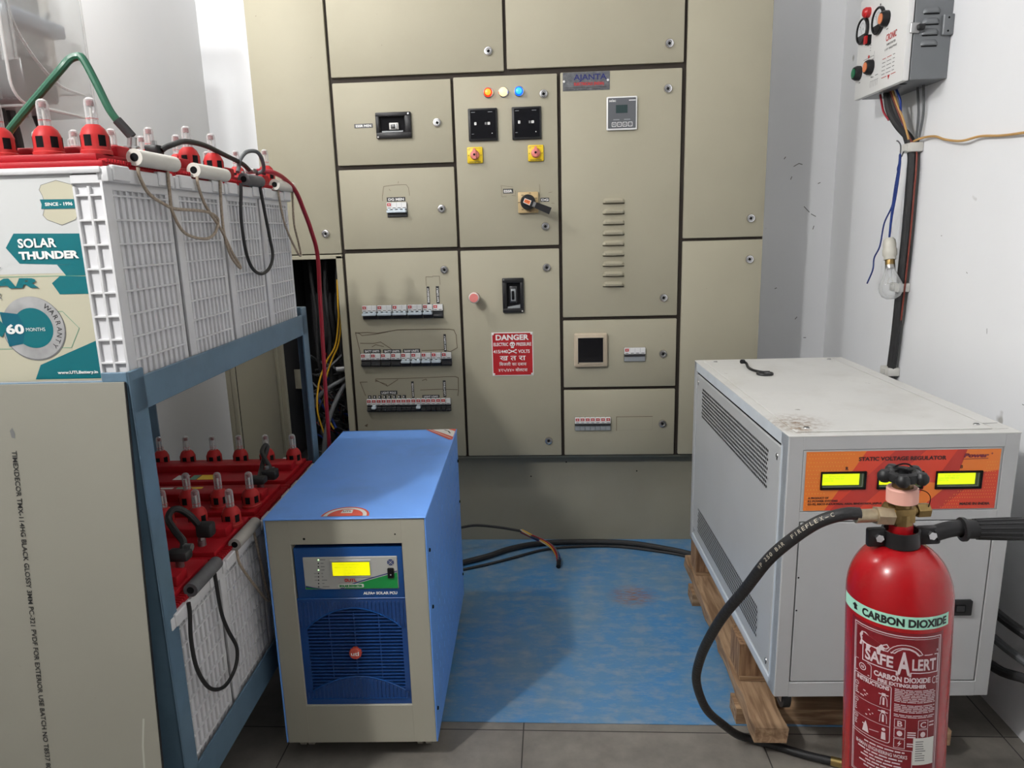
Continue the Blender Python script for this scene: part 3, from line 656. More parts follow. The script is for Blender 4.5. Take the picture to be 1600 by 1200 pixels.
# ------------------------------------------------------------------ pallet
def wood(name, c1, c2, stretch):
    m = bpy.data.materials.new(name); m.use_nodes = True; nt = m.node_tree; N = nt.nodes; L = nt.links; bs = N['Principled BSDF']; bs.inputs['Roughness'].default_value = .75
    tc = N.new('ShaderNodeTexCoord'); mp = N.new('ShaderNodeMapping'); mp.inputs['Scale'].default_value = stretch; L.new(tc.outputs['Object'], mp.inputs[0])
    n = N.new('ShaderNodeTexNoise'); n.inputs['Scale'].default_value = 30; n.inputs['Detail'].default_value = 6; n.inputs['Distortion'].default_value = .4; L.new(mp.outputs[0], n.inputs['Vector'])
    r = N.new('ShaderNodeValToRGB'); r.color_ramp.elements[0].position = .35; r.color_ramp.elements[0].color = (*c1, 1); r.color_ramp.elements[1].position = .66; r.color_ramp.elements[1].color = (*c2, 1); L.new(n.outputs[0], r.inputs[0]); L.new(r.outputs[0], bs.inputs['Base Color'])
    bp = N.new('ShaderNodeBump'); bp.inputs['Strength'].default_value = .35; bp.inputs['Distance'].default_value = .004; L.new(n.outputs[0], bp.inputs['Height']); L.new(bp.outputs[0], bs.inputs['Normal']); M[name] = m
wood('wood_long', (.20, .115, .06), (.45, .30, .18), (2.2, .22, 2.2)); wood('wood_cross', (.17, .09, .045), (.42, .28, .16), (.25, 1.6, 2.2)); wood('wood_end', (.15, .075, .035), (.36, .22, .12), (3, 3, .35))
pal = thing('wooden_pallet', 'rough wooden pallet under the light grey voltage regulator cabinet', 'pallet', (.466, 1.517, 0), .0)
def plank(b, p, q, m, jit=.0035, n=14, ax=1):
    """a rough-sawn board: a long box with uneven edges"""
    t = bmesh.new(); P, Q = Vector(p), Vector(q); rows = []
    o = [i for i in range(3) if i != ax]
    for k in range(n+1):
        f = k/n; row = []
        for s0, s1 in ((0, 0), (1, 0), (1, 1), (0, 1)):
            v = [0, 0, 0]; v[ax] = P[ax]+(Q[ax]-P[ax])*f; v[o[0]] = (Q if s0 else P)[o[0]]; v[o[1]] = (Q if s1 else P)[o[1]]
            v[o[0]] += rnd.uniform(-1, 1)*jit; v[o[1]] += (-abs(rnd.uniform(-1, 1))*jit*.6 if s1 else 0); row.append(t.verts.new(v))
        rows.append(row)
    for k in range(n):
        for j in range(4): t.faces.new([rows[k][j], rows[k][(j+1) % 4], rows[k+1][(j+1) % 4], rows[k+1][j]])
    t.faces.new(rows[0][::-1]); t.faces.new(rows[-1]); bmesh.ops.recalc_face_normals(t, faces=t.faces); t.verts.index_update()
    b.raw([v.co.copy() for v in t.verts], [[v.index for v in f.verts] for f in t.faces], m); t.free()
for x0, x1 in ((.004, .082), (.385, .46)):
    b = MB(); plank(b, (x0, 0, .0485), (x1, .925, .09), 'wood_long', .004, 22); b.build('stringer', pal, ang=25)
for y0, y1 in ((.183, .275), (.765, .85)):
    b = MB(); plank(b, (.010, y0, .103), (.47, y1, .1955), 'wood_end', .0015, 10, 0); b.build('cross_beam', pal, ang=25)
    b = MB(); plank(b, (.012, y0-.003, .0905), (.465, y1+.01, .1025), 'wood_cross', .001, 10, 0); b.build('thin_board', pal, ang=25)
for y0, y1 in ((.125, .19), (.712, .79)):
    b = MB(); plank(b, (-.008, y0, .0035), (.475, y1, .0478), 'wood_cross', .0015, 10, 0); b.build('bottom_board', pal, ang=25)

# ------------------------------------------------------------------ fire extinguisher (leans about three degrees to the left)
mat('ext_red', (.34, .007, .010), .25, var=.10, vs=5, spec=.35, coat=.15, dirt=((.34, .12, .10), .35, 4))
mat('ext_label', (.19, .008, .014), .35)
mat('mint', (.42, .80, .62), .45)
mat('brass', (.28, .19, .075), .38, metal=.85, var=.25, vs=40)
mat('brass_bright', (.55, .42, .16), .3, metal=.9)
mat('ferrule', (.40, .33, .22), .42, metal=.6, var=.15, vs=60)
mat('pink_plastic', (.80, .42, .34), .4)
mat('hose', (.013, .013, .014), .5, var=.3, vs=30, bump=.15, bs=120)
mat('hose_ink', (.42, .38, .30), .6)
mat('ext_ink', (.66, .55, .57), .5)
ext = thing('fire_extinguisher', 'red carbon dioxide fire extinguisher with black hose and side handle, in front of the regulator', 'fire extinguisher', (.5765, 1.062, .0045))
ext.rotation_euler = (0, -.052, 0)
RE = .076; PH0 = math.radians(-117.17)
CYLF = lambda a, z, c: Vector(((RE+c)*math.cos(PH0+a/RE), (RE+c)*math.sin(PH0+a/RE), z))
dg = lambda d: math.radians(d)*RE
b = MB(); prof = [(.0, .0), (.066, .0), (.0735, .006), (RE, .018), (RE, .690)]
for k in range(1, 13):
    t = k/12*pi/2; prof.append((.021+(RE-.021)*math.cos(t), .690+.083*math.sin(t)))
prof += [(.021, .778), (.0235, .779), (.0235, .789), (.017, .792), (.017, .808), (0, .808)]
b.lathe(prof, 'ext_red', n=64); b.build('cylinder', ext)
b = MB(); b.band(dg(-74), dg(62), .671, .6915, 'mint', CYLF, .0005, 60); b.text('CARBON DIOXIDE', 'ink_black', CYLF, dg(10), .6752, .0125, dg(95), bold=.045, c=.0009)
b.poly([(dg(-53), .683), (dg(-48.5), .688), (dg(-44), .684), (dg(-46), .683), (dg(-44.5), .677), (dg(-50), .676), (dg(-50), .681)], 'ink_black', CYLF, .0009); b.build('marking_band', ext)
b = MB(); aL, aR = dg(-51), dg(52); b.band(dg(-53), dg(54), .385, .664, 'ext_label', CYLF, .0004, 50)
W_, K_ = 'ext_ink', .0008
def box2(x0, z0, x1, z1, wd=.0011): b.line([(x0, z0), (x1, z0), (x1, z1), (x0, z1)], wd, W_, CYLF, K_, True)
box2(dg(-47), .392, dg(50), .6585, .0016); box2(dg(-45), .395, dg(48), .655, .0008)
# walking animal mark, signal arcs, name
b.poly([(dg(-40+x), .628+z) for x, z in ((0, .012), (3, .019), (8, .02), (12, .016), (20, .013), (27, .009), (30, .004), (29, -.001), (26, .001), (25, -.009), (22, -.009), (21, -.001), (15, .0), (12, -.009), (9, -.009), (9, .0), (4, .001), (3, -.005), (0, -.005), (2, .004))], W_, CYLF, K_)
b.line([(dg(-12), .637), (dg(-8), .640), (dg(-6), .636), (dg(-9), .632), (dg(-13), .634)], .0016, W_, CYLF, K_)
b.text('MADE IN INDIA', 'ext_label', CYLF, dg(-26.5), .6345, .0032, dg(21), bold=.02, c=.0012, ang=-.22)
for k, rr_ in enumerate((.021, .026)): b.line([(dg(11)+rr_*math.cos(math.radians(t)), .6185+rr_*math.sin(math.radians(t))) for t in range(25, 156, 13)], .0013, W_, CYLF, K_)
b.line([(dg(-35), .5985), (dg(2.5), .5985), (dg(2.5), .5925), (dg(17), .5925), (dg(17), .5985), (dg(47), .5985), (dg(47), .6285), (dg(24), .6285), (dg(21), .6335), (dg(15), .6375), (dg(8), .6375), (dg(3), .633), (dg(0), .6285), (dg(-35), .6285)], .0016, W_, CYLF, K_, True)
b.text('SAFE', W_, CYLF, dg(-16.5), .6035, .0185, dg(31), bold=.03, c=K_); b.text('A', W_, CYLF, dg(9.7), .5955, .037, dg(13.5), bold=.03, c=K_); b.text('LERT', W_, CYLF, dg(31.5), .6035, .0185, dg(27), bold=.03, c=K_)
b.text('R', W_, CYLF, dg(46.5), .633, .004, c=K_)
b.text('CARBON DIOXIDE', W_, CYLF, dg(9), .582, .0085, dg(60), bold=.045, c=K_); b.text('FIRE EXTINGUISHER', W_, CYLF, dg(9), .573, .006, dg(51), bold=.045, c=K_)
b.text('CE', W_, CYLF, dg(45), .579, .012, dg(8), bold=.0, c=K_)
b.line(rr(dg(-46), .571, dg(-24), .596, .004, 3), .0009, W_, CYLF, K_, True); b.line(circ(dg(-35), .586, .0055, 14), .0012, W_, CYLF, K_, True); b.text('ISI', W_, CYLF, dg(-35), .5838, .0042, bold=.02, c=K_); b.rect(dg(-44), .5745, dg(-26), .576, W_, CYLF, K_)
b.text('INSTRUCTIONS', W_, CYLF, dg(-23), .5625, .0068, dg(38), bold=.045, c=K_)
b.line(rr(dg(-46.5), .470, dg(-2), .571, .004, 3), .0011, W_, CYLF, K_, True)
for z in (.529, .499): b.line([(dg(-46), z), (dg(-2), z)], .0007, W_, CYLF, K_)
for i, z in enumerate((.532, .502, .473)):
    b.line(circ(dg(-42), z+.021, .0032, 10), .0008, W_, CYLF, K_, True); b.text(str(i+1), W_, CYLF, dg(-42), z+.0192, .0036, c=K_)
    for j in range(4 if i < 2 else 3): b.rect(dg(-44), z+.013-j*.0034, dg(-44+(14, 17, 15, 12)[j]*(1 if i != 1 else 1.4)), z+.0148-j*.0034, W_, CYLF, K_)
    if i < 2:
        b.line([(dg(-13), z+.002), (dg(-12.5), z+.014), (dg(-11), z+.019), (dg(-8), z+.019), (dg(-6), z+.014), (dg(-5.5), z+.002)], .0009, W_, CYLF, K_); b.rect(dg(-11.5), z+.019, dg(-7.5), z+.0235, W_, CYLF, K_); b.rect(dg(-15), z+.020, dg(-4.5), z+.0215, W_, CYLF, K_); b.rect(dg(-10.5), z+.003, dg(-8.5), z+.016, W_, CYLF, K_)
    else:
        b.poly([(dg(-33), z+.001), (dg(-25), z+.001), (dg(-26.5), z+.012), (dg(-29), z+.021), (dg(-31.5), z+.012)], W_, CYLF, K_); b.line([(dg(-24), z+.009), (dg(-14), z+.011)], .0009, W_, CYLF, K_); b.poly([(dg(-11), z+.001), (dg(-6), z+.001), (dg(-6.5), z+.014), (dg(-10.5), z+.014)], W_, CYLF, K_); b.poly(circ(dg(-8.5), z+.019, .0028, 8), W_, CYLF, K_)
for j in range(17):
    z = .5675-j*.0029
    if j in (8, 14): continue
    x = 1.5; 
    while x < 44:
        l = rnd.uniform(4, 11); e = min(46, x+l); b.rect(dg(x), z, dg(e), z+.0014, W_, CYLF, K_); x = e+1
for x, t in ((8, 'B'), (33, 'C')):
    box2(dg(x-5.5), .502, dg(x+5.5), .5165, .0008); b.text(t, W_, CYLF, dg(x), .5045, .0095, bold=.02, c=K_); box2(dg(x-5.5), .484, dg(x+5.5), .500, .0008)
    b.poly(circ(dg(x), .492, .004, 8, .005), W_, CYLF, K_)
box2(dg(2.5), .466, dg(13.5), .482, .0008); b.poly([(dg(9), .480), (dg(6), .473), (dg(8), .4735), (dg(6.5), .468), (dg(10.5), .4755), (dg(8.5), .475)], W_, CYLF, K_)
for x0, x1, z in ((16, 25, .494), (16, 25, .490), (16, 25, .486), (16, 24, .474), (16, 22, .470), (40, 46, .512), (40, 46, .506)): b.rect(dg(x0), z, dg(x1), z+.0022, W_, CYLF, K_)
b.line([(dg(-46), .466), (dg(22), .4625), (dg(22), .395)], .0010, W_, CYLF, K_)
for z, x0, x1 in ((.457, -30, 14), (.442, -38, 12), (.436, -30, 10), (.430, -34, 14), (.424, -28, 8), (.418, -36, 12), (.412, -30, 6)):
    x = x0
    while x < x1-2:
        e = min(x1, x+rnd.uniform(5, 10)); b.rect(dg(x), z, dg(e), z+.0024, W_, CYLF, K_); x = e+1.2
b.text('BHIMAN ENGINEERING WORKS', W_, CYLF, dg(-12), .4475, .0062, dg(58), bold=.02, c=K_)
b.band(dg(22.5), dg(47), .438, .486, 'offwhite', CYLF, .0009, 10)
for j in range(9): b.rect(dg(25), .479-j*.0042, dg(25+rnd.uniform(7, 12)), .4805-j*.0042, 'ink_grey', CYLF, .0013)
b.build('instruction_label', ext, flat=True)
# valve
b = MB(); b.cyl((0, 0, .806), (0, 0, .826), .0165, 'brass', n=8); b.box((-.0155, -.014, .812), (.0155, .014, .836), 'brass', .003, 2); b.cyl((0, 0, .836), (0, 0, .866), .0135, 'brass', n=18); b.cyl((0, 0, .864), (0, 0, .876), .0150, 'brass', n=6)
b.cyl((0, 0, .826), (-.026, 0, .836), .009, 'brass', n=14); b.cyl((.012, 0, .828), (.024, 0, .828), .007, 'brass', n=14); b.cyl((.022, 0, .828), (.040, 0, .828), .0115, 'brass', n=6)
b.build('valve_body', ext)
b = MB(); b.lathe([(.0150, .845), (.0225, .845), (.0225, .866), (.0205, .868), (.015, .868)], 'pink_plastic', n=32); b.build('seal_ring', ext)
b = MB(); b.tube([(.018, -.012, .867), (.030, -.012, .862), (.038, -.008, .850), (.036, -.006, .832)], .0007, 'dark', n=5); b.build('seal_wire', ext)
b = MB(); b.lathe([(.009, .874), (.024, .880), (.026, .887), (.024, .893), (.018, .895), (.012, .892), (.011, .889), (0, .889)], 'black', n=32)
for k in range(5):
    a = 2*pi*k/5+.5; c0 = Vector((.0262*math.cos(a), .0262*math.sin(a), .886))
    b.lathe([(0, -.010), (.006, -.009), (.0098, -.004), (.0103, 0), (.0098, .004), (.006, .009), (0, .010)], 'black', c0, (0, 0, 1), 16)
b.lathe([(.008, .889), (.007, .899), (0, .900)], 'black', n=16); b.tube([(.013*math.cos(t), .013*math.sin(t), .899+.002*math.sin(t*2)) for t in [k*.55 for k in range(11)]], .0013, 'dark', n=6); b.build('hand_wheel', ext)
# clamp and carrying handle
b = MB()
for s_ in (-1, 1):
    vs = []
    for k in range(13):
        a = pi*k/12*s_; rad = .0245
        vs.append((rad*math.cos(a), rad*math.sin(a)))
    V = []
    for x, y in vs: V += [(x, y, .774), (x, y, .799), (x*1.12, y*1.12, .799), (x*1.12, y*1.12, .774)]
    b.raw(V, [(4*k+j, 4*k+(j+1) % 4, 4*k+4+(j+1) % 4, 4*k+4+j) for k in range(12) for j in range(4)], 'black')
b.box((-.052, -.006, .772), (-.024, .006, .803), 'black', .004, 2); b.box((.024, -.007, .772), (.058, .007, .801), 'black', .004, 2)
b.build('clamp', ext)
for x, z in ((-.036, .789), (.043, .789)):
    b = MB(); b.cyl((x, -.0115, z), (x, -.0055, z), .0065, 'chrome', n=6); b.build('bolt', ext)
b = MB(); b.tube([(.050, 0, .788), (.07, -.001, .794), (.09, -.002, .797)], .0125, 'black', n=16); b.lathe([(.0125, .086), (.0185, .087), (.0185, .092), (.0145, .094), (.0145, .106), (.0155, .110), (.0165, .15), (.0175, .19), (.0165, .203), (.010, .209), (0, .210)], 'black', (.0, -.003, .798), (1, -.03, -.03), 20)
for k in range(14):
    a = 2*pi*k/14; p = Vector((.108, -.0063, .795)); q = Vector((.202, -.009, .792)); o = Vector((0, math.cos(a), math.sin(a)))
    b.tube([p+o*.0148, (p+q)/2+o*.0163, q+o*.0162], .0017, 'black', n=6, sub=3)
b.build('grip', ext)
# hose: from the valve outlet out to the left and down to the floor (coordinates relative to the root, tilt removed)
TI = Matrix.Rotation(-.052, 4, 'Y').inverted() @ Matrix.Translation((-.5765, -1.062, -.0045))
HP = [(.466, 1.052, .8315), (.443, 1.052, .831), (.409, 1.06, .815), (.379, 1.08, .779), (.350, 1.11, .726), (.330, 1.16, .647), (.308, 1.22, .559), (.297, 1.29, .461), (.296, 1.35, .379), (.301, 1.40, .302), (.322, 1.45, .222), (.351, 1.49, .152), (.397, 1.53, .087), (.440, 1.560, .036), (.480, 1.572, .0135), (.530, 1.553, .0115), (.59, 1.525, .0115), (.650, 1.503, .0115)]
HP = [TI @ Vector(p) for p in HP]
b = MB(); b.tube(HP, .0098, 'hose', n=14, sub=8)
hs = b.build('hose', ext)
b = MB(); a0, a1 = TI @ Vector((.4600, 1.053, .827)), TI @ Vector((.4915, 1.056, .827)); b.cyl(a0, a1, .0105, 'ferrule', n=18); c0 = TI @ Vector((.517, 1.058, .825)); b.cyl(a1, c0, .0145, 'ferrule', n=6); b.build('hose_coupling', ext)
b = MB(); b.cyl(TI @ Vector((.646, 1.504, .0125)), TI @ Vector((.690, 1.488, .0125)), .0108, 'brass_bright', n=18); b.build('hose_end', ext)
# lettering along the top of the hose
b = MB(); P = spline(HP, 8)
def along(P, s0):
    acc = 0
    for i in range(len(P)-1):
        l = (P[i+1]-P[i]).length
        if acc+l > s0: return P[i].lerp(P[i+1], (s0-acc)/l), (P[i+1]-P[i]).normalized()
        acc += l
    return P[-1], (P[-1]-P[-2]).normalized()
camp = TI @ Vector((0, 0, CAM_H+.5))
txt = 'C-XELFERIF'
for i, ch in enumerate(txt + '  ' + 'RAB 052 PW'):
    p, t = along(P, .040+i*.0075); n_ = (camp-p); n_ = (n_-t*n_.dot(t)).normalized(); u_ = -t; v_ = n_.cross(u_)
    if ch != ' ': b.text(ch, 'hose_ink', lambda a, bb, c, p=p, u=u_, v=v_, n=n_: p+u*a+v*bb+n*(.0100+c), 0, -.003, .0062, {'I': .0013, '1': .0026}.get(ch, .0052), bold=.01, c=.0003)
b.build('hose_lettering', hs)

# ================================================================== solar inverter (root at its front left corner)
mat('inv_blue', (.15, .36, .88), .38, var=.05, vs=4, dirt=((.10, .16, .3), .25, 5))
mat('inv_front', (.40, .385, .31), .42, var=.03, vs=4, spots=((.12, .11, .09), 40, .79))
mat('bezel_blue', (.010, .075, .28), .25)
mat('grille_blue', (.012, .060, .23), .3)
mat('grille_back', (.004, .016, .055), .4)
mat('display_silver', (.47, .47, .44), .4)
mat('green', (.01, .27, .06), .4)
mat('navy', (.012, .035, .16), .35)
mat('caster_cream', (.55, .52, .44), .4)
mat('sticker_red', (.62, .09, .06), .45)
inv = thing('solar_inverter', 'blue and cream solar inverter on casters with lit yellow display, beside the battery rack', 'inverter', (-.667, 1.482, 0), .0321)
IW, ID, I0, I1 = .372, .719, .055, .643
b = MB()
b.box((-.001, -.003, I1-.004), (IW+.001, ID, I1), 'inv_blue', .0015, 1)
b.box((0, -.002, I0+.003), (.003, ID, I1-.003), 'inv_blue', .001, 1); b.box((IW-.003, -.002, I0+.003), (IW, ID, I1-.003), 'inv_blue', .001, 1); b.box((0, ID-.004, I0), (IW, ID, I1), 'inv_blue')
for j in range(11):
    for i in range(15):
        y = .06+i*.044; z = .10+j*.05
        if j < 9 or i > 2: b.box((IW-.0005, y, z-.009), (IW+.0007, y+.0035, z+.009), 'inv_blue', .0005, 1, Matrix.Rotation(.25, 4, 'X'))
b.build('cover', inv)
for y, z in ((.0276, .548), (.030, .4014), (.0200, .1353), (.70, .54), (.70, .40), (.70, .14)):
    b = MB(); b.lathe([(.005, 0), (.004, .003), (0, .0035)], 'dark', (IW, y, z), (1, 0, 0), 10); b.build('screw', inv)
b = MB(); OX0, OX1, OZ0, OZ1 = .0575, .3137, .1587, .578
FI = FRONT(0.)
b.box((.003, .001, I0), (OX0, .03, I1-.004), 'inv_front', .0015, 1); b.box((OX1, .001, I0), (IW-.003, .03, I1-.004), 'inv_front', .0015, 1)
b.box((OX0-.002, .001, I0), (OX1+.002, .03, OZ0), 'inv_front', .0012, 1); b.box((OX0-.002, .001, OZ1), (OX1+.002, .03, I1-.004), 'inv_front', .0012, 1)
b.box((.003, .04, I0), (IW-.003, ID-.004, I0+.003), 'inv_front')
b.poly(circ(.090, .5926, .003, 10), 'dark', FI, -.0002); b.poly(circ(.30, .601, .002, 8), 'dark', FI, -.0002); b.build('front_panel', inv)
b = MB(); b.box((.1305, -.0036, I1-.0006), (.1306, -.0036, I1), 'inv_blue')
TI_ = TOPF(I1)
arc = [(.1857+.0555*math.cos(t), .008+.056*math.sin(t)) for t in [pi*k/16 for k in range(17)]]
b.poly(arc, 'sticker_red', TI_, .0006); b.poly([(.1857+.050*math.cos(t), .008+.050*math.sin(t)) for t in [pi*k/16 for k in range(17)]], 'offwhite', TI_, .0009); b.poly([(.1857+.041*math.cos(t), .008+.041*math.sin(t)) for t in [pi*k/16 for k in range(17)]], 'sticker_red', TI_, .0012)
b.poly([(.172, .024), (.199, .024), (.197, .044), (.174, .044)], 'offwhite', TI_, .0015); b.text('UTL', 'ink_black', TI_, .1857, .031, .008, bold=.02, c=.0018)
b.build('sticker', inv)
b = MB(); b.poly([(.2724, .7160), (.3705, .7160), (.3700, .600), (.3600, .600)], 'sticker_red', TI_, .0006); b.poly([(.292, .7155), (.3695, .7155), (.3695, .628)], 'offwhite', TI_, .0009); b.poly([(.345, .7155), (.3695, .7155), (.3695, .690)], 'sticker_red', TI_, .0012)
b.line([(.335, .705), (.348, .692), (.356, .668)], .004, 'ink_black', TI_, .0012); b.line([(.283, .7155), (.365, .612)], .003, 'offwhite', TI_, .0012); b.build('sticker', inv)
# blue bezel: control strip above, grille below
b = MB(); b.box((OX0+.002, .006, .4395), (OX1-.001, .03, .5675), 'bezel_blue', .003, 2); b.box((OX0, .004, .4375), (OX1-.001, .03, .4405), 'bezel_blue', .001, 1)
b.text('ALFA+ SOLAR PCU', 'ink_white', FI, .2553, .4490, .0066, .080, bold=.05, c=-.0055)
bz = b.build('control_bezel', inv)
b = MB(); X0, X1, ZA, ZB = .0825, .2985, .4655, .5435; c_ = -.0055
b.box((X0-.0015, .0035, ZA-.0015), (X1+.0015, .007, ZB+.0015), 'display_silver', .001, 1)
FD = FRONT(.0035); b.poly(rr(X0, ZA, X1, ZB, .002), 'display_silver', FD, .0002)
cur = [(X0+(X1-X0)*k/30, ZA+.001+.0385*max(0, (k/30-.42)/.58)**.9*(1.12-.12*(k/30)) if k/30 > .42 else ZA+.001) for k in range(31)]
b.poly([(x, z+.0045) for x, z in cur if x > X0+.08]+[(X1, ZA), (X0+.08, ZA)], 'navy', FD, .0004); b.poly([(x, z+.0018) for x, z in cur if x > X0+.09]+[(X1, ZA), (X0+.09, ZA)], 'display_silver', FD, .0006); b.poly([(x, z) for x, z in cur if x > X0+.09]+[(X1, ZA), (X0+.09, ZA)], 'green', FD, .0008)
b.poly([(X0, ZA), (X0, ZA+.009), (X0+.02, ZA+.004), (X0+.045, ZA)], 'navy', FD, .0004); b.poly([(X0, ZA), (X0, ZA+.0045), (X0+.02, ZA+.002), (X0+.035, ZA)], 'green', FD, .0007)
for k in range(9):
    z = .5390-k*.00845; b.poly(circ(.1178-.0006*k, z, .0017, 10), 'led_green' if k in (0, 3) else 'dark', FD, .0010)
    b.rect(.122, z-.0009, .122+(.012, .007, .009, .008, .004, .004, .012, .005, .016)[k], z+.0007, 'ink_grey', FD, .0006)
    if 4 <= k <= 6: b.rect(.105, z-.0006, .112, z+.0006, 'ink_grey', FD, .0006)
b.text('UTL', 'ink_red', FD, .1925, .4835, .0075, .021, bold=.05, c=.001); b.poly(circ(.1785, .4872, .0042, 14), 'ink_red', FD, .001); b.rect(.1755, .4866, .1815, .4878, 'display_silver', FD, .0013)
b.prism(rr(.159, .4685, .219, .4775, .003), 'offwhite', FD, .0, .0014); b.text('SOLAR INVERTER', 'green', FD, .189, .4705, .0055, .054, bold=.07, c=.0018)
fc = b.build('display_panel', bz)
b = MB(); b.box((.1435, .0015, .4945), (.2390, .0045, .5385), 'display_silver', .0012, 1); b.rect(.1485, .4985, .2368, .5340, 'lcd_side', FRONT(.0015), .0002); b.rect(.1492, .4995, .2362, .5330, 'lcd_yellow', FRONT(.0015), .0005)
for r, (o, t) in enumerate(((.004, '=== LOAD   == GRID =='), (.004, 'MENU  12.1A   Bat 53V'), (.024, '220V  50'), (.022, 'SOL 12.1 OK'))): b.text(t, 'lcd_ink', FRONT(.0015), .1505+o, .5262-r*.0075, .0036, al='L', bold=0, c=.0009)
b.build('lcd_screen', bz)
b = MB(); b.poly(circ(.2848, .5308, .0078, 24), 'navy', FD, .0012)
for k in range(4):
    a = pi/4+pi/2*k; b.line([(.2848, .5308), (.2848+.0085*math.cos(a), .5308+.0085*math.sin(a))], .0012, 'display_silver', FD, .0015)
    a = pi/2*k; q = (.2848+.0048*math.cos(a), .5308+.0048*math.sin(a)); b.poly(circ(*q, .0011, 3), 'display_silver', FD, .0015)
b.prism(rr(.2765, .4915, .2912, .5165, .002), 'black', FD, 0, .003); b.prism(rr(.2790, .4945, .2888, .5130, .001), 'dark', FD, .003, .006); b.poly(circ(.2845, .5020, .002, 8), 'mcb_grey', FD, .0064); b.build('button_pad', bz)
b = MB(); FG = FRONT(.006)
b.box((OX0, .018, OZ0), (OX1, .022, .4375), 'grille_back')
def interp(P, x):
    for (x0, y0), (x1, y1) in zip(P, P[1:]):
        if x0 <= x <= x1: return y0+(y1-y0)*(x-x0)/(x1-x0)
    return P[0][1] if x < P[0][0] else P[-1][1]
up_ = [(.075+.225*k/24, .362+.0520*math.sin(pi*k/24)**.8) for k in range(25)]; lo_ = [(.075+.225*k/24, .196+.0380*math.sin(pi*k/24)**.9) for k in range(25)]
b.prism([(OX0, .4375)]+[(OX0, .362)]+up_+[(OX1-.001, .362), (OX1-.001, .4375)], 'grille_blue', FG, -.010, 0.)
b.prism([(OX0, OZ0)]+[(OX1-.001, OZ0), (OX1-.001, .196)]+lo_[::-1]+[(OX0, .196)], 'grille_blue', FG, -.010, 0.)
b.box((OX0, .006, .190), (.075, .016, .370), 'grille_blue'); b.box((.300, .006, .190), (OX1-.001, .016, .370), 'grille_blue')
for P in (up_, lo_): b.tube([FG(x, z, .0005) for x, z in P], .0018, 'bezel_blue', n=6, sub=2)
k = 0
while .203+k*.0088 < .412:
    z = .203+k*.0088; k += 1
    xs = [x/400 for x in range(28, 124) if interp(up_, x/400) > z+.002 and interp(lo_, x/400) < z-.002 and .072 < x/400 < .303]
    if xs: b.box((min(xs), .007, z-.0015), (max(xs), .017, z+.0015), 'grille_blue')
for k in range(27):
    x = .064+k*.0093; z0 = interp(up_, x)+.004
    if z0 < .428: b.box((x-.0012, .0035, z0), (x+.0012, .008, .431), 'grille_blue', .0006, 1)
    z1 = interp(lo_, x)-.004
    if z1 > .182: b.box((x-.0012, .0035, .176), (x+.0012, .008, z1), 'grille_blue', .0006, 1)
for x in (.128, .187, .246): b.box((x-.0012, .009, .225 if x != .187 else .236), (x+.0012, .012, .40), 'grille_blue')
b.box((.072, .004, .1738), (.30, .007, .1752), 'bezel_blue')
gr = b.build('grille', inv)
b = MB(); b.lathe([(.0, .0), (.0150, .0), (.0150, .006), (.013, .009), (0, .009)], 'sticker_red', (.1855, .010, .2965), (0, -1, 0), 28); b.text('utl', 'ink_white', FRONT(.001), .1855, .2925, .010, .019, bold=.02, c=.0006); b.build('badge', gr)
for x in (.029, .328):
    for y in (.065, ID-.06):
        b = MB(); b.box((x-.013, y-.013, I0-.004), (x+.013, y+.013, I0), 'steel'); b.cyl((x, y, I0-.006), (x, y, I0-.03), .007, 'caster_cream', n=12); b.box((x-.012, y-.012, I0-.036), (x+.012, y+.012, I0-.018), 'caster_cream', .005, 2)
        for s_ in (-.0165, .0045): b.cyl((x+s_, y+.006, .0225), (x+s_+.012, y+.006, .0225), .0225 if y < .3 else .0195, 'caster_cream', n=24) if y < .3 else b.cyl((x+s_, y+.006, .0235), (x+s_+.012, y+.006, .0235), .0200, 'caster_cream', n=24)
        b.build('caster', inv)

# ================================================================== battery rack (root at its front right corner)
mat('rack_blue', (.105, .18, .25), .42, var=.10, vs=8, dirt=((.05, .085, .12), .35, 14))
mat('poly_white', (.67, .67, .68), .42, var=.04, vs=9, dirt=((.36, .29, .20), .16, 12))
mat('poly_shade', (.72, .72, .74), .5)
mat('lid_red', (.34, .006, .012), .5, var=.10, vs=10, dirt=((.36, .07, .07), .30, 7), spec=.22)
mat('cap_red', (.42, .020, .020), .5, spec=.25, dirt=((.46, .12, .11), .3, 40))
mat('stick_red', (.24, .06, .06), .5)
mat('meter_blue', (.26, .31, .38), .3)
mat('grip_white', (.68, .66, .60), .5, dirt=((.35, .28, .2), .2, 30))
mat('grip_dusty', (.36, .34, .31), .6, dirt=((.18, .15, .12), .4, 30))
mat('grip_grey', (.10, .10, .105), .6, var=.15, vs=60)
mat('rope', (.36, .29, .22), .85, var=.3, vs=220)
mat('cord_black', (.014, .014, .014), .55)
mat('lead', (.30, .30, .30), .4, metal=.8, var=.2, vs=80)
mat('label_white', (.57, .58, .575), .3)
mat('label_cream', (.52, .495, .375), .3)
mat('teal', (.0, .135, .16), .3)
mat('teal_dark', (.0, .10, .15), .3)
mat('silver_print', (.36, .36, .36), .35, var=.35, vs=14)
mat('green_line', (.10, .33, .22), .4)
mat('cable_green', (.015, .10, .055), .35)
mat('cable_red', (.33, .010, .025), .35)
mat('cable_yellow', (.65, .36, .02), .4)
mat('cable_blue', (.01, .035, .20), .4)
mat('cable_grey', (.10, .105, .11), .45)
mat('cable_brown', (.20, .035, .022), .45)
mat('chalk', (.40, .39, .34), .7)
mat('board', (.265, .255, .213), .5, var=.03, vs=3, spots=((.14, .13, .11), 32, .76), dirt=((.30, .28, .23), .15, 4))
clear('tube_clear', (.93, .93, .94), .15, .10, .45)
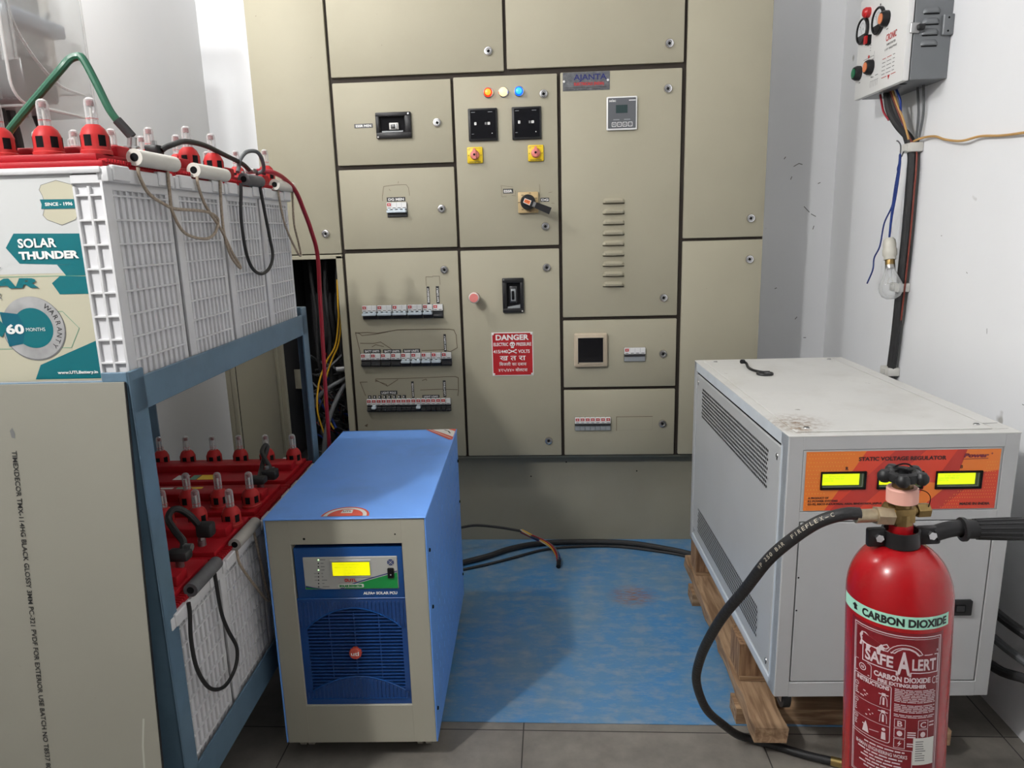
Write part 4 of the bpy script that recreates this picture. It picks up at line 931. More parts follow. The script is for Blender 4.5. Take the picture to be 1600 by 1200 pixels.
clear('box_clear', (.92, .93, .93), .13, .22, .35)
clear('box_edge', (.95, .96, .96), .55, .2, .4)
clear('glass', (.90, .905, .91), .14, .03, .45)
RX, RY, RT = -.70, 1.11, .03
rack = thing('battery_rack', 'blue-grey steel two-tier rack holding the batteries along the left wall', 'rack', (RX, RY, 0), RT)
XB, YD = -.535, .955
def post(x, y, sx, sy, top, w1=.046):
    b = MB(); b.box((x, y, 0), (x+sx*w1, y+sy*.005, top), 'rack_blue', .0012, 1); b.box((x, y, 0), (x+sx*.005, y+sy*.047, top), 'rack_blue', .0012, 1); b.build('post', rack)
post(0, 0, -1, 1, 1.060); post(0, YD, -1, -1, 1.066, .034); post(XB, 0, 1, 1, 1.06); post(XB, YD, 1, -1, 1.06)
for z0, z1 in ((.988, 1.046), (.198, .275)):
    for a_, c in (((-.005, .006, z0), (0, YD-.006, z1)), ((XB, .006, z0), (XB+.005, YD-.006, z1)), ((XB+.005, 0, z0), (-.005, .005, z1)), ((XB+.005, YD-.005, z0), (-.005, YD, z1))):
        b = MB(); b.box(a_, c, 'rack_blue', .0012, 1); b.build('rail', rack)
    b = MB()
    for y in (.012, .23, .45, .68, .90): b.box((XB+.005, y, z0+.006), (-.005, y+.04, z0+.014), 'rack_blue')
    b.box((-.045, .006, z0+.010), (-.005, YD-.006, z0+.015), 'rack_blue'); b.box((XB+.005, .006, z0+.010), (XB+.045, YD-.006, z0+.015), 'rack_blue'); b.build('shelf', rack)
# ------------------------------------------------------------------ batteries; local origin = right front bottom corner
BL, BW, BH = .495, .212, .380
def lb(x, z):                   # label artwork: rack front plane -> battery front
    return ((x-.70)*1.0207+.708, 1.2736-(1.2736-z)*1.0207-1.008)
def container_mesh():
    b = MB(); e = .006
    b.box((-BL+e, e, .004), (-e, BW-e, BH-.02), 'poly_shade')
    for x0, x1 in ((-.030, 0), (-BL, -BL+.03)):
        for y0, y1 in ((0, .028), (BW-.012, BW)): b.box((x0 if y0 else (x0+.024 if x1 == 0 else x0), y0, 0), (x1 if y0 else (x1 if x1 == 0 else x1-.024), y1, BH-.02), 'poly_white', .005, 3)
    zs = [.336-.0388*k for k in range(9)]
    for fx, s_ in ((0, 1), (-BL, -1)):
        for k in range(10):
            y = .030+k*(BW-.043)/9; b.box((fx-s_*.007, y-.0018, .004), (fx-s_*.0012, y+.0018, BH-.03), 'poly_white', .0006, 1)
        for z in zs: b.box((fx-s_*.007, .02, z-.0017), (fx-s_*.0002, BW-.008, z+.0017), 'poly_white', .0006, 1)
        b.box((fx-s_*.007, .02, BH-.036), (fx, BW-.006, BH-.018), 'poly_white', .001, 1); b.box((fx-s_*.007, .02, 0), (fx, BW-.006, .012), 'poly_white', .001, 1)
    for fy, s_ in ((0, 1), (BW, -1)):
        for x in (-.0485, -.0255, -.0035, -BL+.0485, -BL+.0255, -BL+.0035): b.box((x-.0022, fy+s_*.0005, .004), (x+.0022, fy+s_*.007, BH-.03), 'poly_white', .0006, 1)
        for z in zs:
            for x0, x1 in ((-BL+.002, -BL+.0505), (-.0505, -.002)): b.box((x0, fy+s_*.0008, z-.0018), (x1, fy+s_*.007, z+.0018), 'poly_white', .0006, 1)
        b.box((-BL+.051, fy+s_*.003, .030), (-.051, fy+s_*.007, BH-.010), 'poly_white'); b.box((-.052, fy+s_*.0, BH-.026), (0, fy+s_*.007, BH-.012), 'poly_white', .001, 1); b.box((-BL, fy, 0), (0, fy+s_*.007, .012), 'poly_white', .001, 1)
    # rim
    for p, q in (((-.010, .0, BH-.024), (.010, BW+.005, BH)), ((-BL-.010, -.0, BH-.024), (-BL+.010, BW+.005, BH)), ((-BL, -.004, BH-.0105), (0, .010, BH)), ((-BL, BW-.008, BH-.022), (0, BW+.004, BH))): b.box(p, q, 'poly_white', .003, 2)
    for y0, y1 in ((.012, .060), (.155, .205)): b.box((.002, y0, BH-.022), (.0135, y1, BH+.003), 'poly_white', .002, 1)
    return b
def label_mesh():
    b = MB(); FB = FRONT(.0026); P = lambda pts: [lb(*p) for p in pts]
    b.poly([(-.452, .036), (-.0505, .036), (-.0500, .3685), (-.452, .3685)], 'label_cream', FB, .0)
    b.poly([(-.452, .215), (-.0500, .215), (-.0500, .3685), (-.452, .3685)], 'label_white', FB, .0002)
    def poly(pts, m, c): b.poly([(min(x, -.0512), z) for x, z in P(pts)], m, FB, c)
    poly([(-.1662, 1.2656), (-.1498, 1.2876), (-.034, 1.2850), (-.0375, 1.2359), (-.1479, 1.2405)], 'teal', .0005)
    poly([(-.088, 1.2375), (-.0375, 1.236), (-.0382, 1.2194), (-.076, 1.2200)], 'teal', .0004)
    poly([(-.0861, 1.2194), (-.0382, 1.2180), (-.0395, 1.1902), (-.0909, 1.1905), (-.101, 1.2084)], 'teal', .0005)
    poly([(-.1421, 1.0759), (-.0425, 1.114), (-.0440, 1.0518), (-.1545, 1.0520)], 'teal', .0005)
    b.line(P([(-.45, 1.2215), (-.0385, 1.2194)]), .0008, 'green_line', FB, .0004)
    t = lambda s, m, x, z, h, wd, al='L', **k: b.text(s, m, FB, *lb(x, z), h, wd, al, c=.0018, **k)
    t('SOLAR', 'ink_white', -.1448, 1.2655, .0140, .0635, bold=.03); t('THUNDER', 'ink_white', -.1462, 1.2475, .0118, .0990, bold=.05)
    t('SOLAR', 'teal', -.1225, 1.2030, .0150, .185, 'R', bold=.05, shear=.2); t('BATTERY', 'ink_grey', -.178, 1.2262, .0095, .085, 'R', bold=.0, shear=.3); t('INVERTER', 'ink_grey', -.186, 1.1855, .010, .10, 'R', bold=.0, shear=.2)
    # shield
    sh = lambda pts: b.poly(P(pts), 'label_cream', FB, .0005)
    top = [(-.097, 1.353), (-.093, 1.3600), (-.068, 1.3665), (-.044, 1.3595), (-.040, 1.352), (-.0435, 1.344), (-.0445, 1.336), (-.0920, 1.337), (-.0935, 1.345)]
    bot = [(-.0935, 1.3235), (-.0445, 1.323), (-.0415, 1.3135), (-.0465, 1.3065), (-.0695, 1.2985), (-.092, 1.3075), (-.0975, 1.3145)]
    for pts in (top, bot): sh(pts); b.line(P(pts), .0007, 'ink_grey', FB, .0007, True)
    b.poly(P([(-.0985, 1.3385), (-.0400, 1.3375), (-.0420, 1.3305), (-.0405, 1.3235), (-.0985, 1.3240), (-.0965, 1.331)]), 'teal', FB, .0008); b.text('SINCE - 1996', 'ink_white', FB, *lb(-.0692, 1.3285), .0050, .045, bold=.03, c=.0011)
    # warranty medal
    cx, cz = lb(-.1435, 1.1370)
    b.line(P([(-.45, 1.163), (-.0915, 1.163), (-.0680, 1.1350), (-.0860, 1.1035), (-.45, 1.1035)]), .0008, 'green_line', FB, .0004)
    b.poly(circ(cx+.0005, cz-.0012, .0535, 48), 'ink_grey', FB, .0006); b.poly(circ(cx, cz, .0522, 48), 'silver_print', FB, .0008); b.poly(circ(cx, cz, .0335, 40), 'teal', FB, .0010)
    b.poly([(cx-.0522, cz+.028), (cx-.022, cz+.024), (cx-.013, cz), (cx-.022, cz-.026), (cx-.046, cz-.03)], 'teal_dark', FB, .0011)
    b.poly([(cx-.075, cz), (cx-.0555, cz+.016), (cx-.044, cz+.001), (cx-.0555, cz-.014)], 'teal', FB, .0013)
    t('60', 'ink_white', -.1885, 1.1290, .0152, .0305, bold=.04); t('MONTHS', 'ink_white', -.1555, 1.1320, .0058, .0325, bold=.0)
    b.arc_text('WARRANTY', 'ink_black', FB, cx, cz, .0400, 49, -43, .0082, bold=.0, c=.0011)
    t('www.UTLBattery.in', 'ink_white', -.0475, 1.0605, .0048, .069, 'R', bold=.04)
    return b
def lid_mesh(rear):
    """red lid; rear: the ridge and floats are turned towards +Y, else towards -Y"""
    b = MB(); Y = (lambda y: y) if rear else (lambda y: BW-y)
    b.box((-BL-.004, .001, BH-.004), (.004, BW, BH+.010), 'lid_red', .004, 2); b.box((-BL+.008, .010, BH+.008), (-.010, BW-.010, BH+.0215), 'lid_red', .003, 2)
    b.box((-BL+.02, Y(.086), BH+.018), (-.016, Y(.128), BH+.0415), 'lid_red', .004, 2)
    for k in range(24): b.box((-.008, .010+k*.0082, BH+.006), (.007, .0145+k*.0082, BH+.0125), 'lid_red', .001, 1)
    for x0, x1, m in ((-.33, -.295, 'offwhite'), (-.285, -.265, 'green_line'), (-.262, -.215, 'yellow')): b.box((x0, Y(.025), BH+.0215), (x1, Y(.062), BH+.0220), m)
    return b
def cap_mesh():
    b = MB(); b.lathe([(.0235, 0), (.0235, .006), (.0218, .0075), (.0212, .014), (.0212, .029), (.0200, .033), (.0165, .041), (.0118, .0455), (.0105, .047), (0, .047)], 'cap_red', n=28)
    for k in range(6):
        a = pi/6+k*pi/3; fn = lambda u, v, c, a=a: Vector(((.0214+c)*math.cos(a+u/.0214), (.0214+c)*math.sin(a+u/.0214), v))
        b.band(-.0060, .0060, .0125, .0300, 'dark', fn, .0, 4)
    return b
def tube_mesh():
    b = MB(); r = .0092; b.lathe([(r, .044), (r, .080), (r*.87, .0855), (r*.5, .0885), (0, .0895)], 'tube_clear', n=18); return b
def stick_mesh():
    b = MB(); b.cyl((0, 0, .046), (0, 0, .080), .0022, 'offwhite', n=8); b.lathe([(.0055, .076), (.0055, .084), (0, .0855)], 'stick_red', n=12); b.lathe([(.0094, .0555), (.0094, .0565)], 'cap_red', n=18); return b
ZT = BH+.0215
def terminal_mesh(): 
    b = MB(); b.cyl((0, 0, 0), (0, 0, .016), .0085, 'lead', n=16); b.cyl((0, 0, .016), (0, 0, .022), .0075, 'steel', n=6); b.cyl((0, 0, .010), (0, 0, .028), .004, 'steel', n=10); return b
mesh_cache = {}
def inst(name, mk, key, parent, loc=(0, 0, 0)):
    """one object per part; the meshes are shared between equal parts"""
    if key not in mesh_cache:
        o = mk().build(name); mesh_cache[key] = o.data
    else: o = bpy.data.objects.new(name, mesh_cache[key]); COL.objects.link(o)
    o.parent = parent; o.location = loc; return o
def rope_pts(pts): return pts
def battery(y, z, rear, label, handle='grip_white', cord='rope', hy=(.085, .22), loop=None, hz=.402, hx=.012):
    c, s_ = math.cos(RT), math.sin(RT); lx, ly = -.008, y
    o = thing('battery', label, 'battery', (RX+lx*c-ly*s_, RY+lx*s_+ly*c, z), RT, 'batteries on the rack')
    cn = inst('container', container_mesh, 'con', o); inst('front_label', label_mesh, 'lab', cn); inst('lid', lambda: lid_mesh(rear), ('lid', rear), o)
    fy = .152 if rear else .047; ty = .045 if rear else BW-.045
    for k in range(6):
        f = inst('vent_float', cap_mesh, 'cap', o, (-.030-.0785*k, fy, ZT)); inst('float_tube', tube_mesh, 'tub', f); inst('float_stick', stick_mesh, 'sti', f)
    for x in (-.052, -BL+.055): inst('terminal', terminal_mesh, 'ter', o, (x, ty, ZT-.002))
    # carrying handle: a grip tube on the rim with its cord hanging down the side
    if not handle: return o
    b = MB(); b.cyl((hx, hy[0], hz), (hx, hy[1], hz), .0140, handle, n=18); b.cyl((hx, hy[0]-.0005, hz), (hx, hy[1]+.0005, hz), .0070, 'dark', n=14); h = b.build('handle', o)
    if loop:
        b = MB(); b.tube([(xx, yy-y, zz-z) for xx, yy, zz in loop], .0030 if cord == 'rope' else .0040, cord, n=8, sub=7); b.build('handle_cord', h)
    return o
sd = lambda pts, x=.0125: [(x+.008*0, a, c) for a, c in pts]
L1 = sd([(.100, 1.392), (.102, 1.376), (.1252, 1.3498), (.17, 1.335), (.2102, 1.3268), (.28, 1.3262), (.3412, 1.3243), (.381, 1.317), (.3923, 1.3048), (.3665, 1.2802), (.318, 1.2707), (.2373, 1.2831), (.200, 1.3211), (.198, 1.35), (.2015, 1.392)], .017)
L2 = sd([(.319, 1.392), (.3191, 1.3741), (.3425, 1.336), (.4053, 1.2875), (.4482, 1.239), (.4822, 1.2093), (.4775, 1.2053), (.4397, 1.2323), (.4177, 1.2739), (.4161, 1.3276), (.426, 1.392)], .0165)
L3 = sd([(.536, 1.392), (.5336, 1.3729), (.5183, 1.3157), (.5245, 1.2438), (.5511, 1.2014), (.6026, 1.1832), (.6609, 1.1924), (.6964, 1.2228), (.6872, 1.2709), (.6694, 1.3334), (.655, 1.392)], .0165)
L4 = sd([(.784, 1.392), (.7855, 1.3699), (.81, 1.3032), (.8714, 1.2426), (.9192, 1.2144), (.9124, 1.2505), (.8887, 1.3037), (.897, 1.392)], .0165)
L5 = sd([(.074, .602), (.0739, .5791), (.0653, .5273), (.0735, .46), (.1108, .3939), (.1689, .3567), (.2254, .3609), (.2447, .3966), (.2145, .4589), (.1943, .5171), (.188, .602)], .0165)
L6 = sd([(.30, .60), (.31, .56), (.37, .48), (.44, .40), (.43, .46), (.40, .60)], .016)
ZU, ZL = 1.008, .218
battery(.020, ZU, False, 'white battery with the teal printed label, frontmost on the upper shelf, long rope loop', hy=(.082, .218), loop=L1, hz=.4005)
battery(.242, ZU, True, 'second white battery on the upper shelf, cream grip with narrow hanging rope loop', hy=(.075, .222), loop=L2, hz=.3965)
battery(.464, ZU, False, 'third white battery on the upper shelf, dark grey grip with black cord loop', 'grip_grey', 'cord_black', (.104, .205), L3, .3955)
battery(.686, ZU, True, 'rearmost white battery on the upper shelf, beside the hanging red cable', hy=(.086, .221), loop=L4, hz=.395)
battery(.020, ZL, False, 'dusty white battery with black cord handle, frontmost on the lower shelf', 'grip_grey', 'cord_black', (.075, .190), L5, .398)
battery(.242, ZL, True, 'second battery on the lower shelf, its two floats beside the looped black cable', 'grip_dusty', 'rope', (.06, .18), L6, .395)
battery(.464, ZL, False, 'third battery on the lower shelf, three red-capped floats in front of its ridge', None)
battery(.686, ZL, True, 'rearmost battery on the lower shelf, six red-capped floats in one row behind its ridge', None)
# ------------------------------------------------------------------ loose board leaning on the rack
bd = MB(); LA = math.atan2(.085, 1.043); LEN = 1.0475
bd.box((-.66, -.0035, 0), (0, 0, LEN), 'board', .0006, 1); bd.box((-.66, .0, 0), (0, .0012, LEN), 'blackgloss'); bd.box((-.0004, -.003, .0), (.0012, .0014, LEN-.001), 'black')
FBd = FRONT(-.0035)
bd.text('TIMEXDECOR TMX-114HG BLACK GLOSSY 3MM PC-321 PVDF FOR EXTERIOR USE BATCH NO T8537 8088SL 06-J86', 'ink_black', FBd, -.2015, .936, .0082, .64, 'L', bold=.012, ang=-pi/2-.012)
bd.poly([(-.196, .975), (-.1925, .965), (-.1935, .957), (-.199, .958), (-.201, .97)], 'ink_grey', FBd)
for pts in ([(-.022, .30), (-.032, .34), (-.030, .40), (-.024, .45)], [(-.045, .20), (-.050, .25), (-.046, .29)]): bd.line(pts, .0035, 'chalk', FBd, .0003)
o = bd.build('leaning_board'); tag(o, 'plain grey composite board leaning against the front of the rack, black printing along it', 'board')
c_, s_ = math.cos(RT), math.sin(RT); px, py = -.006, -.0865
o.rotation_euler = (-LA, 0, RT+.0); o.location = (RX+px*c_-py*s_, RY+px*s_+py*c_, .0005)
o.rotation_mode = 'XYZ'
# ------------------------------------------------------------------ battery cables
def cable(name, label, cat, pts, r, m, group=None, n=10, sub=7, extra=None):
    b = MB(); b.tube(pts, r, m, n=n, sub=sub)
    if extra: extra(b)
    o = b.build(name); return tag(o, label, cat, group)
def lug(b, p, q, r=.008):
    b.cyl(p, q, r, 'steel', n=12); b.lathe([(.013, 0), (.013, .003), (0, .003)], 'steel', q, (0, 0, 1), 14)
G = [(-.97, 1.272, 1.448), (-.95, 1.273, 1.472), (-.893, 1.274, 1.523), (-.846, 1.276, 1.565), (-.832, 1.283, 1.582), (-.820, 1.287, 1.587), (-.810, 1.287, 1.582), (-.793, 1.287, 1.543), (-.777, 1.288, 1.500), (-.765, 1.292, 1.477)]
cable('green_cable', 'thick green cable bent in a tall arch over the front upper battery', 'cable', G, .0068, 'cable_green', extra=lambda b: (b.tube([(-.767, 1.291, 1.481), (-.758, 1.295, 1.468), (-.748, 1.299, 1.453)], .0085, 'rubber'), lug(b, (-.748, 1.299, 1.453), (-.752, 1.300, 1.434))))
cable('link_cable', 'black link cable arching over the second and third upper batteries', 'cable', [(-.748, 1.395, 1.440), (-.743, 1.402, 1.446), (-.735, 1.415, 1.452), (-.736, 1.469, 1.464), (-.740, 1.559, 1.466), (-.745, 1.659, 1.457), (-.748, 1.759, 1.446), (-.760, 1.829, 1.436)], .0055, 'cord_black',
      extra=lambda b: (b.box((-.775, 1.380, 1.432), (-.748, 1.405, 1.449), 'black', .003), b.cyl((-.760, 1.391, 1.43), (-.760, 1.391, 1.457), .006, 'steel', n=8), b.box((-.768, 1.820, 1.428), (-.745, 1.845, 1.440), 'lead', .003)))
cable('jumper_cable', 'short grey jumper cable looping upright between the two rear upper batteries', 'cable', [(-.748, 1.730, 1.424), (-.748, 1.739, 1.435), (-.743, 1.739, 1.452), (-.734, 1.759, 1.472), (-.722, 1.79, 1.476), (-.718, 1.81, 1.461), (-.728, 1.84, 1.437), (-.75, 1.846, 1.428)], .0048, 'cable_grey')
cable('red_cable', 'long red cable running off the rear upper battery and down past the rack', 'cable', [(-.755, 1.842, 1.434), (-.735, 1.860, 1.436), (-.718, 1.89, 1.432), (-.713, 1.95, 1.419), (-.709, 2.01, 1.39), (-.708, 2.06, 1.339), (-.706, 2.10, 1.286), (-.706, 2.14, 1.211), (-.716, 2.16, 1.076), (-.722, 2.165, .895), (-.727, 2.17, .767), (-.733, 2.18, .59), (-.738, 2.20, .30), (-.74, 2.22, .02)], .0062, 'cable_red')
cable('link_cable', 'black link cable knotted over the two rear lower batteries', 'cable', [(-.760, 1.756, .655), (-.765, 1.775, .668), (-.78, 1.788, .684), (-.795, 1.807, .700), (-.794, 1.827, .712), (-.788, 1.828, .706), (-.791, 1.808, .684), (-.785, 1.768, .664), (-.775, 1.725, .654)], .0062, 'cord_black',
      extra=lambda b: (b.box((-.778, 1.742, .640), (-.738, 1.775, .668), 'rubber', .007, 2), b.box((-.80, 1.705, .641), (-.755, 1.738, .660), 'rubber', .006, 2), b.cyl((-.765, 1.757, .65), (-.765, 1.757, .676), .006, 'steel', n=8)))
cable('link_cable', 'thick black link cable looped high over the two front lower batteries', 'cable', [(-.762, 1.400, .655), (-.768, 1.394, .664), (-.779, 1.378, .697), (-.794, 1.367, .715), (-.805, 1.357, .715), (-.808, 1.347, .700), (-.785, 1.328, .682), (-.760, 1.309, .668), (-.755, 1.292, .655)], .0072, 'cord_black',
      extra=lambda b: (b.box((-.775, 1.382, .640), (-.740, 1.412, .672), 'rubber', .007, 2), b.box((-.78, 1.268, .641), (-.735, 1.298, .662), 'rubber', .006, 2), b.cyl((-.755, 1.30, .66), (-.738, 1.30, .66), .008, 'lead', n=12)))
# ------------------------------------------------------------------ cables in the open compartment
for i, (x, y, m, lab) in enumerate(((-.845, 2.78, 'rubber', 'black cable hanging nearest the breaker doors in the open compartment'), (-.87, 2.84, 'rubber', 'black cable hanging second from the breaker doors in the open compartment'), (-.90, 2.80, 'rubber', 'black cable hanging third from the breaker doors in the open compartment'), (-.93, 2.88, 'rubber', 'black cable hanging deep in the open compartment behind the red cable'), (-.96, 2.82, 'rubber', 'black cable hanging furthest from the breaker doors in the open compartment'))):
    pts = [(x+rnd.uniform(-.008, .008), y+rnd.uniform(-.01, .01), 1.17-k*.10) for k in range(7)]; cable('hanging_cable', lab, 'cable', pts, .0075, m, 'hanging black cables in the open compartment')
Yl = [(-.836, 2.745, 1.10), (-.839, 2.74, 1.0), (-.842, 2.74, .942), (-.863, 2.74, .841), (-.904, 2.74, .777), (-.936, 2.72, .691), (-.944, 2.70, .591), (-.932, 2.705, .511), (-.919, 2.71, .457)]
cable('yellow_wire', 'yellow wire bowed furthest out of the open compartment', 'wire', Yl, .0035, 'cable_yellow', 'yellow wires in the open compartment')
cable('yellow_wire', 'yellow wire just inside its bowed twin in the open compartment', 'wire', [(-.831, 2.76, 1.12), (-.832, 2.75, 1.0), (-.836, 2.75, .942), (-.850, 2.745, .85), (-.885, 2.742, .777), (-.912, 2.735, .70), (-.922, 2.73, .61), (-.910, 2.73, .54), (-.895, 2.735, .50)], .0035, 'cable_yellow', 'yellow wires in the open compartment')
cable('grey_cable', 'grey cable arching out across the lower open compartment', 'cable', [(-.96, 2.72, .60), (-.942, 2.715, .638), (-.893, 2.725, .677), (-.84, 2.76, .703), (-.835, 2.85, .70)], .008, 'cable_grey')
cable('grey_cable', 'grey cable rising steeply out of the bottom of the open compartment', 'cable', [(-.915, 2.62, .30), (-.904, 2.63, .462), (-.89, 2.66, .551), (-.868, 2.70, .621), (-.84, 2.76, .682), (-.838, 2.86, .70)], .009, 'cable_grey')
b = MB()
for k in range(70):
    x, y, z = rnd.uniform(-.98, -.835), rnd.uniform(2.76, 2.95), rnd.uniform(.39, .66 if k % 3 else .78); a = rnd.uniform(0, 6.28); l = rnd.uniform(.04, .12)
    m = rnd.choice(['rubber']*5+['cable_grey']*4+['cable_blue', 'cable_red', 'cable_brown'])
    p = [(min(-.83, max(-1.02, x+l*math.cos(a)*t+rnd.uniform(-.02, .02))), y+rnd.uniform(-.03, .03), max(.39, z+l*math.sin(a)*t+rnd.uniform(-.02, .02))) for t in (-1, -.4, .3, 1)]
    b.tube(p, rnd.choice((.002, .003, .004, .006)), m, n=6, sub=4)
b.cyl((-.87, 2.75, .742), (-.835, 2.76, .742), .012, 'steel', n=10)
o = b.build('cable_tangle'); tag(o, 'tangle of dark thin cables at the bottom of the open panel compartment', 'cables'); o['kind'] = 'stuff'
# ------------------------------------------------------------------ cables on the mat
cable('floor_cable', 'thick black cable lying across the back of the blue mat', 'cable', [(-.45, 2.46, .0155), (-.382, 2.515, .0155), (-.276, 2.58, .0155), (-.179, 2.654, .0155), (-.051, 2.702, .0155), (.132, 2.713, .0155), (.287, 2.701, .0155), (.409, 2.659, .0155), (.535, 2.591, .0155), (.601, 2.50, .0155)], .0110, 'rubber')
cable('floor_cable', 'thin black cable lying beside the thick one on the blue mat', 'cable', [(-.45, 2.43, .0085), (-.377, 2.473, .0085), (-.272, 2.525, .0085), (-.175, 2.58, .0085), (-.05, 2.655, .0085), (.079, 2.682, .0085), (.235, 2.684, .0085), (.385, 2.645, .0085), (.503, 2.595, .0085), (.586, 2.515, .0085)], .0055, 'rubber')
b = MB(); b.tube([(-.48, 2.60, .09), (-.43, 2.62, .105), (-.377, 2.65, .108), (-.319, 2.66, .112), (-.229, 2.66, .103), (-.138, 2.65, .091)], .0052, 'rubber', n=10)
core = [(-.140, 2.65, .091), (-.10, 2.64, .074), (-.076, 2.655, .055), (-.045, 2.65, .042), (-.015, 2.62, .034), (.004, 2.57, .026), (.008, 2.530, .020)]
for k, m in enumerate(('cable_red', 'cable_yellow', 'label_cream', 'cable_brown', 'cable_blue', 'cable_grey')):
    a = k*pi/3; b.tube([(x+.0062*math.cos(a+i*.5), y, z+.0062*math.sin(a+i*.5)) for i, (x, y, z) in enumerate(core)], .0030, m, n=7)
b.tube([(.0085, 2.545, .022), (.008, 2.525, .0175), (.006, 2.500, .0125)], .0088, 'black', n=10)
tag(b.build('multicore_cable'), 'black cable with fanned coloured cores ending on the blue mat', 'cable')
# cables behind the regulator, along the right wall
for i, (z, r, lab) in enumerate(((.335, .012, 'upper black cable between regulator and right wall'), (.27, .010, 'middle grey-black cable between regulator and right wall'), (.20, .012, 'lowest black cable between regulator and right wall'))):
    cable('wall_cable', lab, 'cable', [(1.02, 2.2, z+.06), (1.02, 1.95, z+.04), (1.035, 1.75, z+.015+.012*(i != 2)), (1.06, 1.60, z), (1.10, 1.48, z-.02+.04*(i == 2)), (1.125, 1.2, z-.04)], r, 'rubber' if i != 1 else 'cable_grey')

# ================================================================== right wall: starter box, cables, bulb
mat('box_grey', (.17, .18, .19), .4, metal=.2, var=.06, vs=8)
mat('dial_white', (.72, .74, .76), .3)
mat('orange_btn', (.75, .24, .10), .4)
mat('green_btn', (.01, .17, .07), .35)
mat('wire_tan', (.52, .30, .10), .45)
mat('cream_holder', (.62, .60, .53), .4)
mat('filament', (.45, .4, .3), .5)
sb = thing('starter_box', 'white-fronted grey steel starter box with dials and pushbuttons, high on the right wall', 'control box', (XR, 2.258, 1.664))
SX, SY, SZ = .127, .330, .300          # depth out of the wall, length along it, height
b = MB(); b.box((-SX+.022, 0, 0), (0, SY, SZ), 'box_grey', .002, 1)
for k in range(4):
    z = .176-k*.0285; x0, x1 = -.083, -.036; n = 8; vs = []
    for i in range(n+1):
        t = i/n; sc = max(.02, math.sqrt(max(0, 1-abs(2*t-1)**4)))
        for yy, zz in ((0, .017), (-.006, .010), (-.0075, .003), (-.006, 0), (0, 0)): vs.append((x0+(x1-x0)*t, yy*sc, z+zz*(.5+.5*sc)))
    b.raw(vs, [(i*5+j, (i+1)*5+j, (i+1)*5+j+1, i*5+j+1) for i in range(n) for j in range(4)], 'box_grey'); b.rect(x0+.002, z-.0035, x1-.002, z-.0005, 'dark', FRONT(0), .0005)
b.poly(circ(-.095, .06, .011, 12), 'dark', lambda a, y, c: Vector((a, y, -c)), .0006)
b.box((-.030, -.012, .115), (.0, 0, .170), 'box_grey', .002, 1); b.poly(circ(-.016, .160, .003, 8), 'dark', FRONT(-.012), .0004); b.poly(circ(-.016, .125, .003, 8), 'dark', FRONT(-.012), .0004)
b.build('case', sb)
b = MB(); b.box((-SX, -.004, -.002), (-SX+.018, SY+.004, SZ+.002), 'white', .003, 2); FS = lambda a, z, c: Vector((-SX-c, SY-a, z))   # a runs away from the far end, towards the camera
L = lambda y, z: (SY-(y-2.258), z-1.664)
b.text('CRONIC', 'ink_red', FS, *L(2.347, 1.797), .0185, .068, bold=.02, ang=0); b.text('PUMP STARTER', 'ink_grey', FS, *L(2.345, 1.783), .006, .058, bold=.02); b.text('1.5 HP  SINGLE PHASE', 'ink_grey', FS, *L(2.345, 1.770), .006, .078, bold=.02)
for j in range(5): 
    for x0, x1 in ((0, .022), (.030, .060), (.068, .082)):
        q = L(2.395, 1.748-j*.011); b.rect(q[0]+x0, q[1], q[0]+x1, q[1]+.0018, 'ink_red' if j == 0 and x0 < .04 else 'ink_grey', FS)
q = L(2.535, 1.775)
for j in range(4): b.rect(q[0]+.0, q[1]-j*.009, q[0]+.075, q[1]-j*.009+.0015, 'ink_grey', FS)
b.line([(q[0]+.078, q[1]+.012), (q[0]+.078, q[1]-.022), (q[0]+.04, q[1]-.022)], .0012, 'ink_grey', FS); b.poly([(q[0]+.03, q[1]+.005), (q[0]+.038, q[1]+.010), (q[0]+.046, q[1]+.005), (q[0]+.038, q[1]-.002)], 'ink_red', FS, .0007)
for j in range(4): b.rect(q[0]+.043, q[1]+.020+j*.008, q[0]+.050, q[1]+.022+j*.008, 'ink_grey', FS)
q = L(2.47, 1.682)
for j in range(5): b.line([(q[0]+j*.012, q[1]), (q[0]+j*.012, q[1]+.018), (q[0]+j*.012+.006, q[1]+.018)], .0012, 'ink_grey', FS)
b.rect(q[0]+.004, q[1]+.028, q[0]+.020, q[1]+.030, 'ink_grey', FS); b.rect(q[0]+.03, q[1]+.030, q[0]+.05, q[1]+.032, 'ink_grey', FS)
q = L(2.345, 1.690); b.poly([(q[0]-.008, q[1]+.006), (q[0]+.008, q[1]+.006), (q[0], q[1]-.008)], 'ink_red', FS); b.rect(q[0]-.048, q[1]+.004, q[0]-.014, q[1]+.006, 'ink_red', FS); b.rect(q[0]+.014, q[1]+.004, q[0]+.044, q[1]+.006, 'ink_red', FS)
dr = b.build('door', sb)
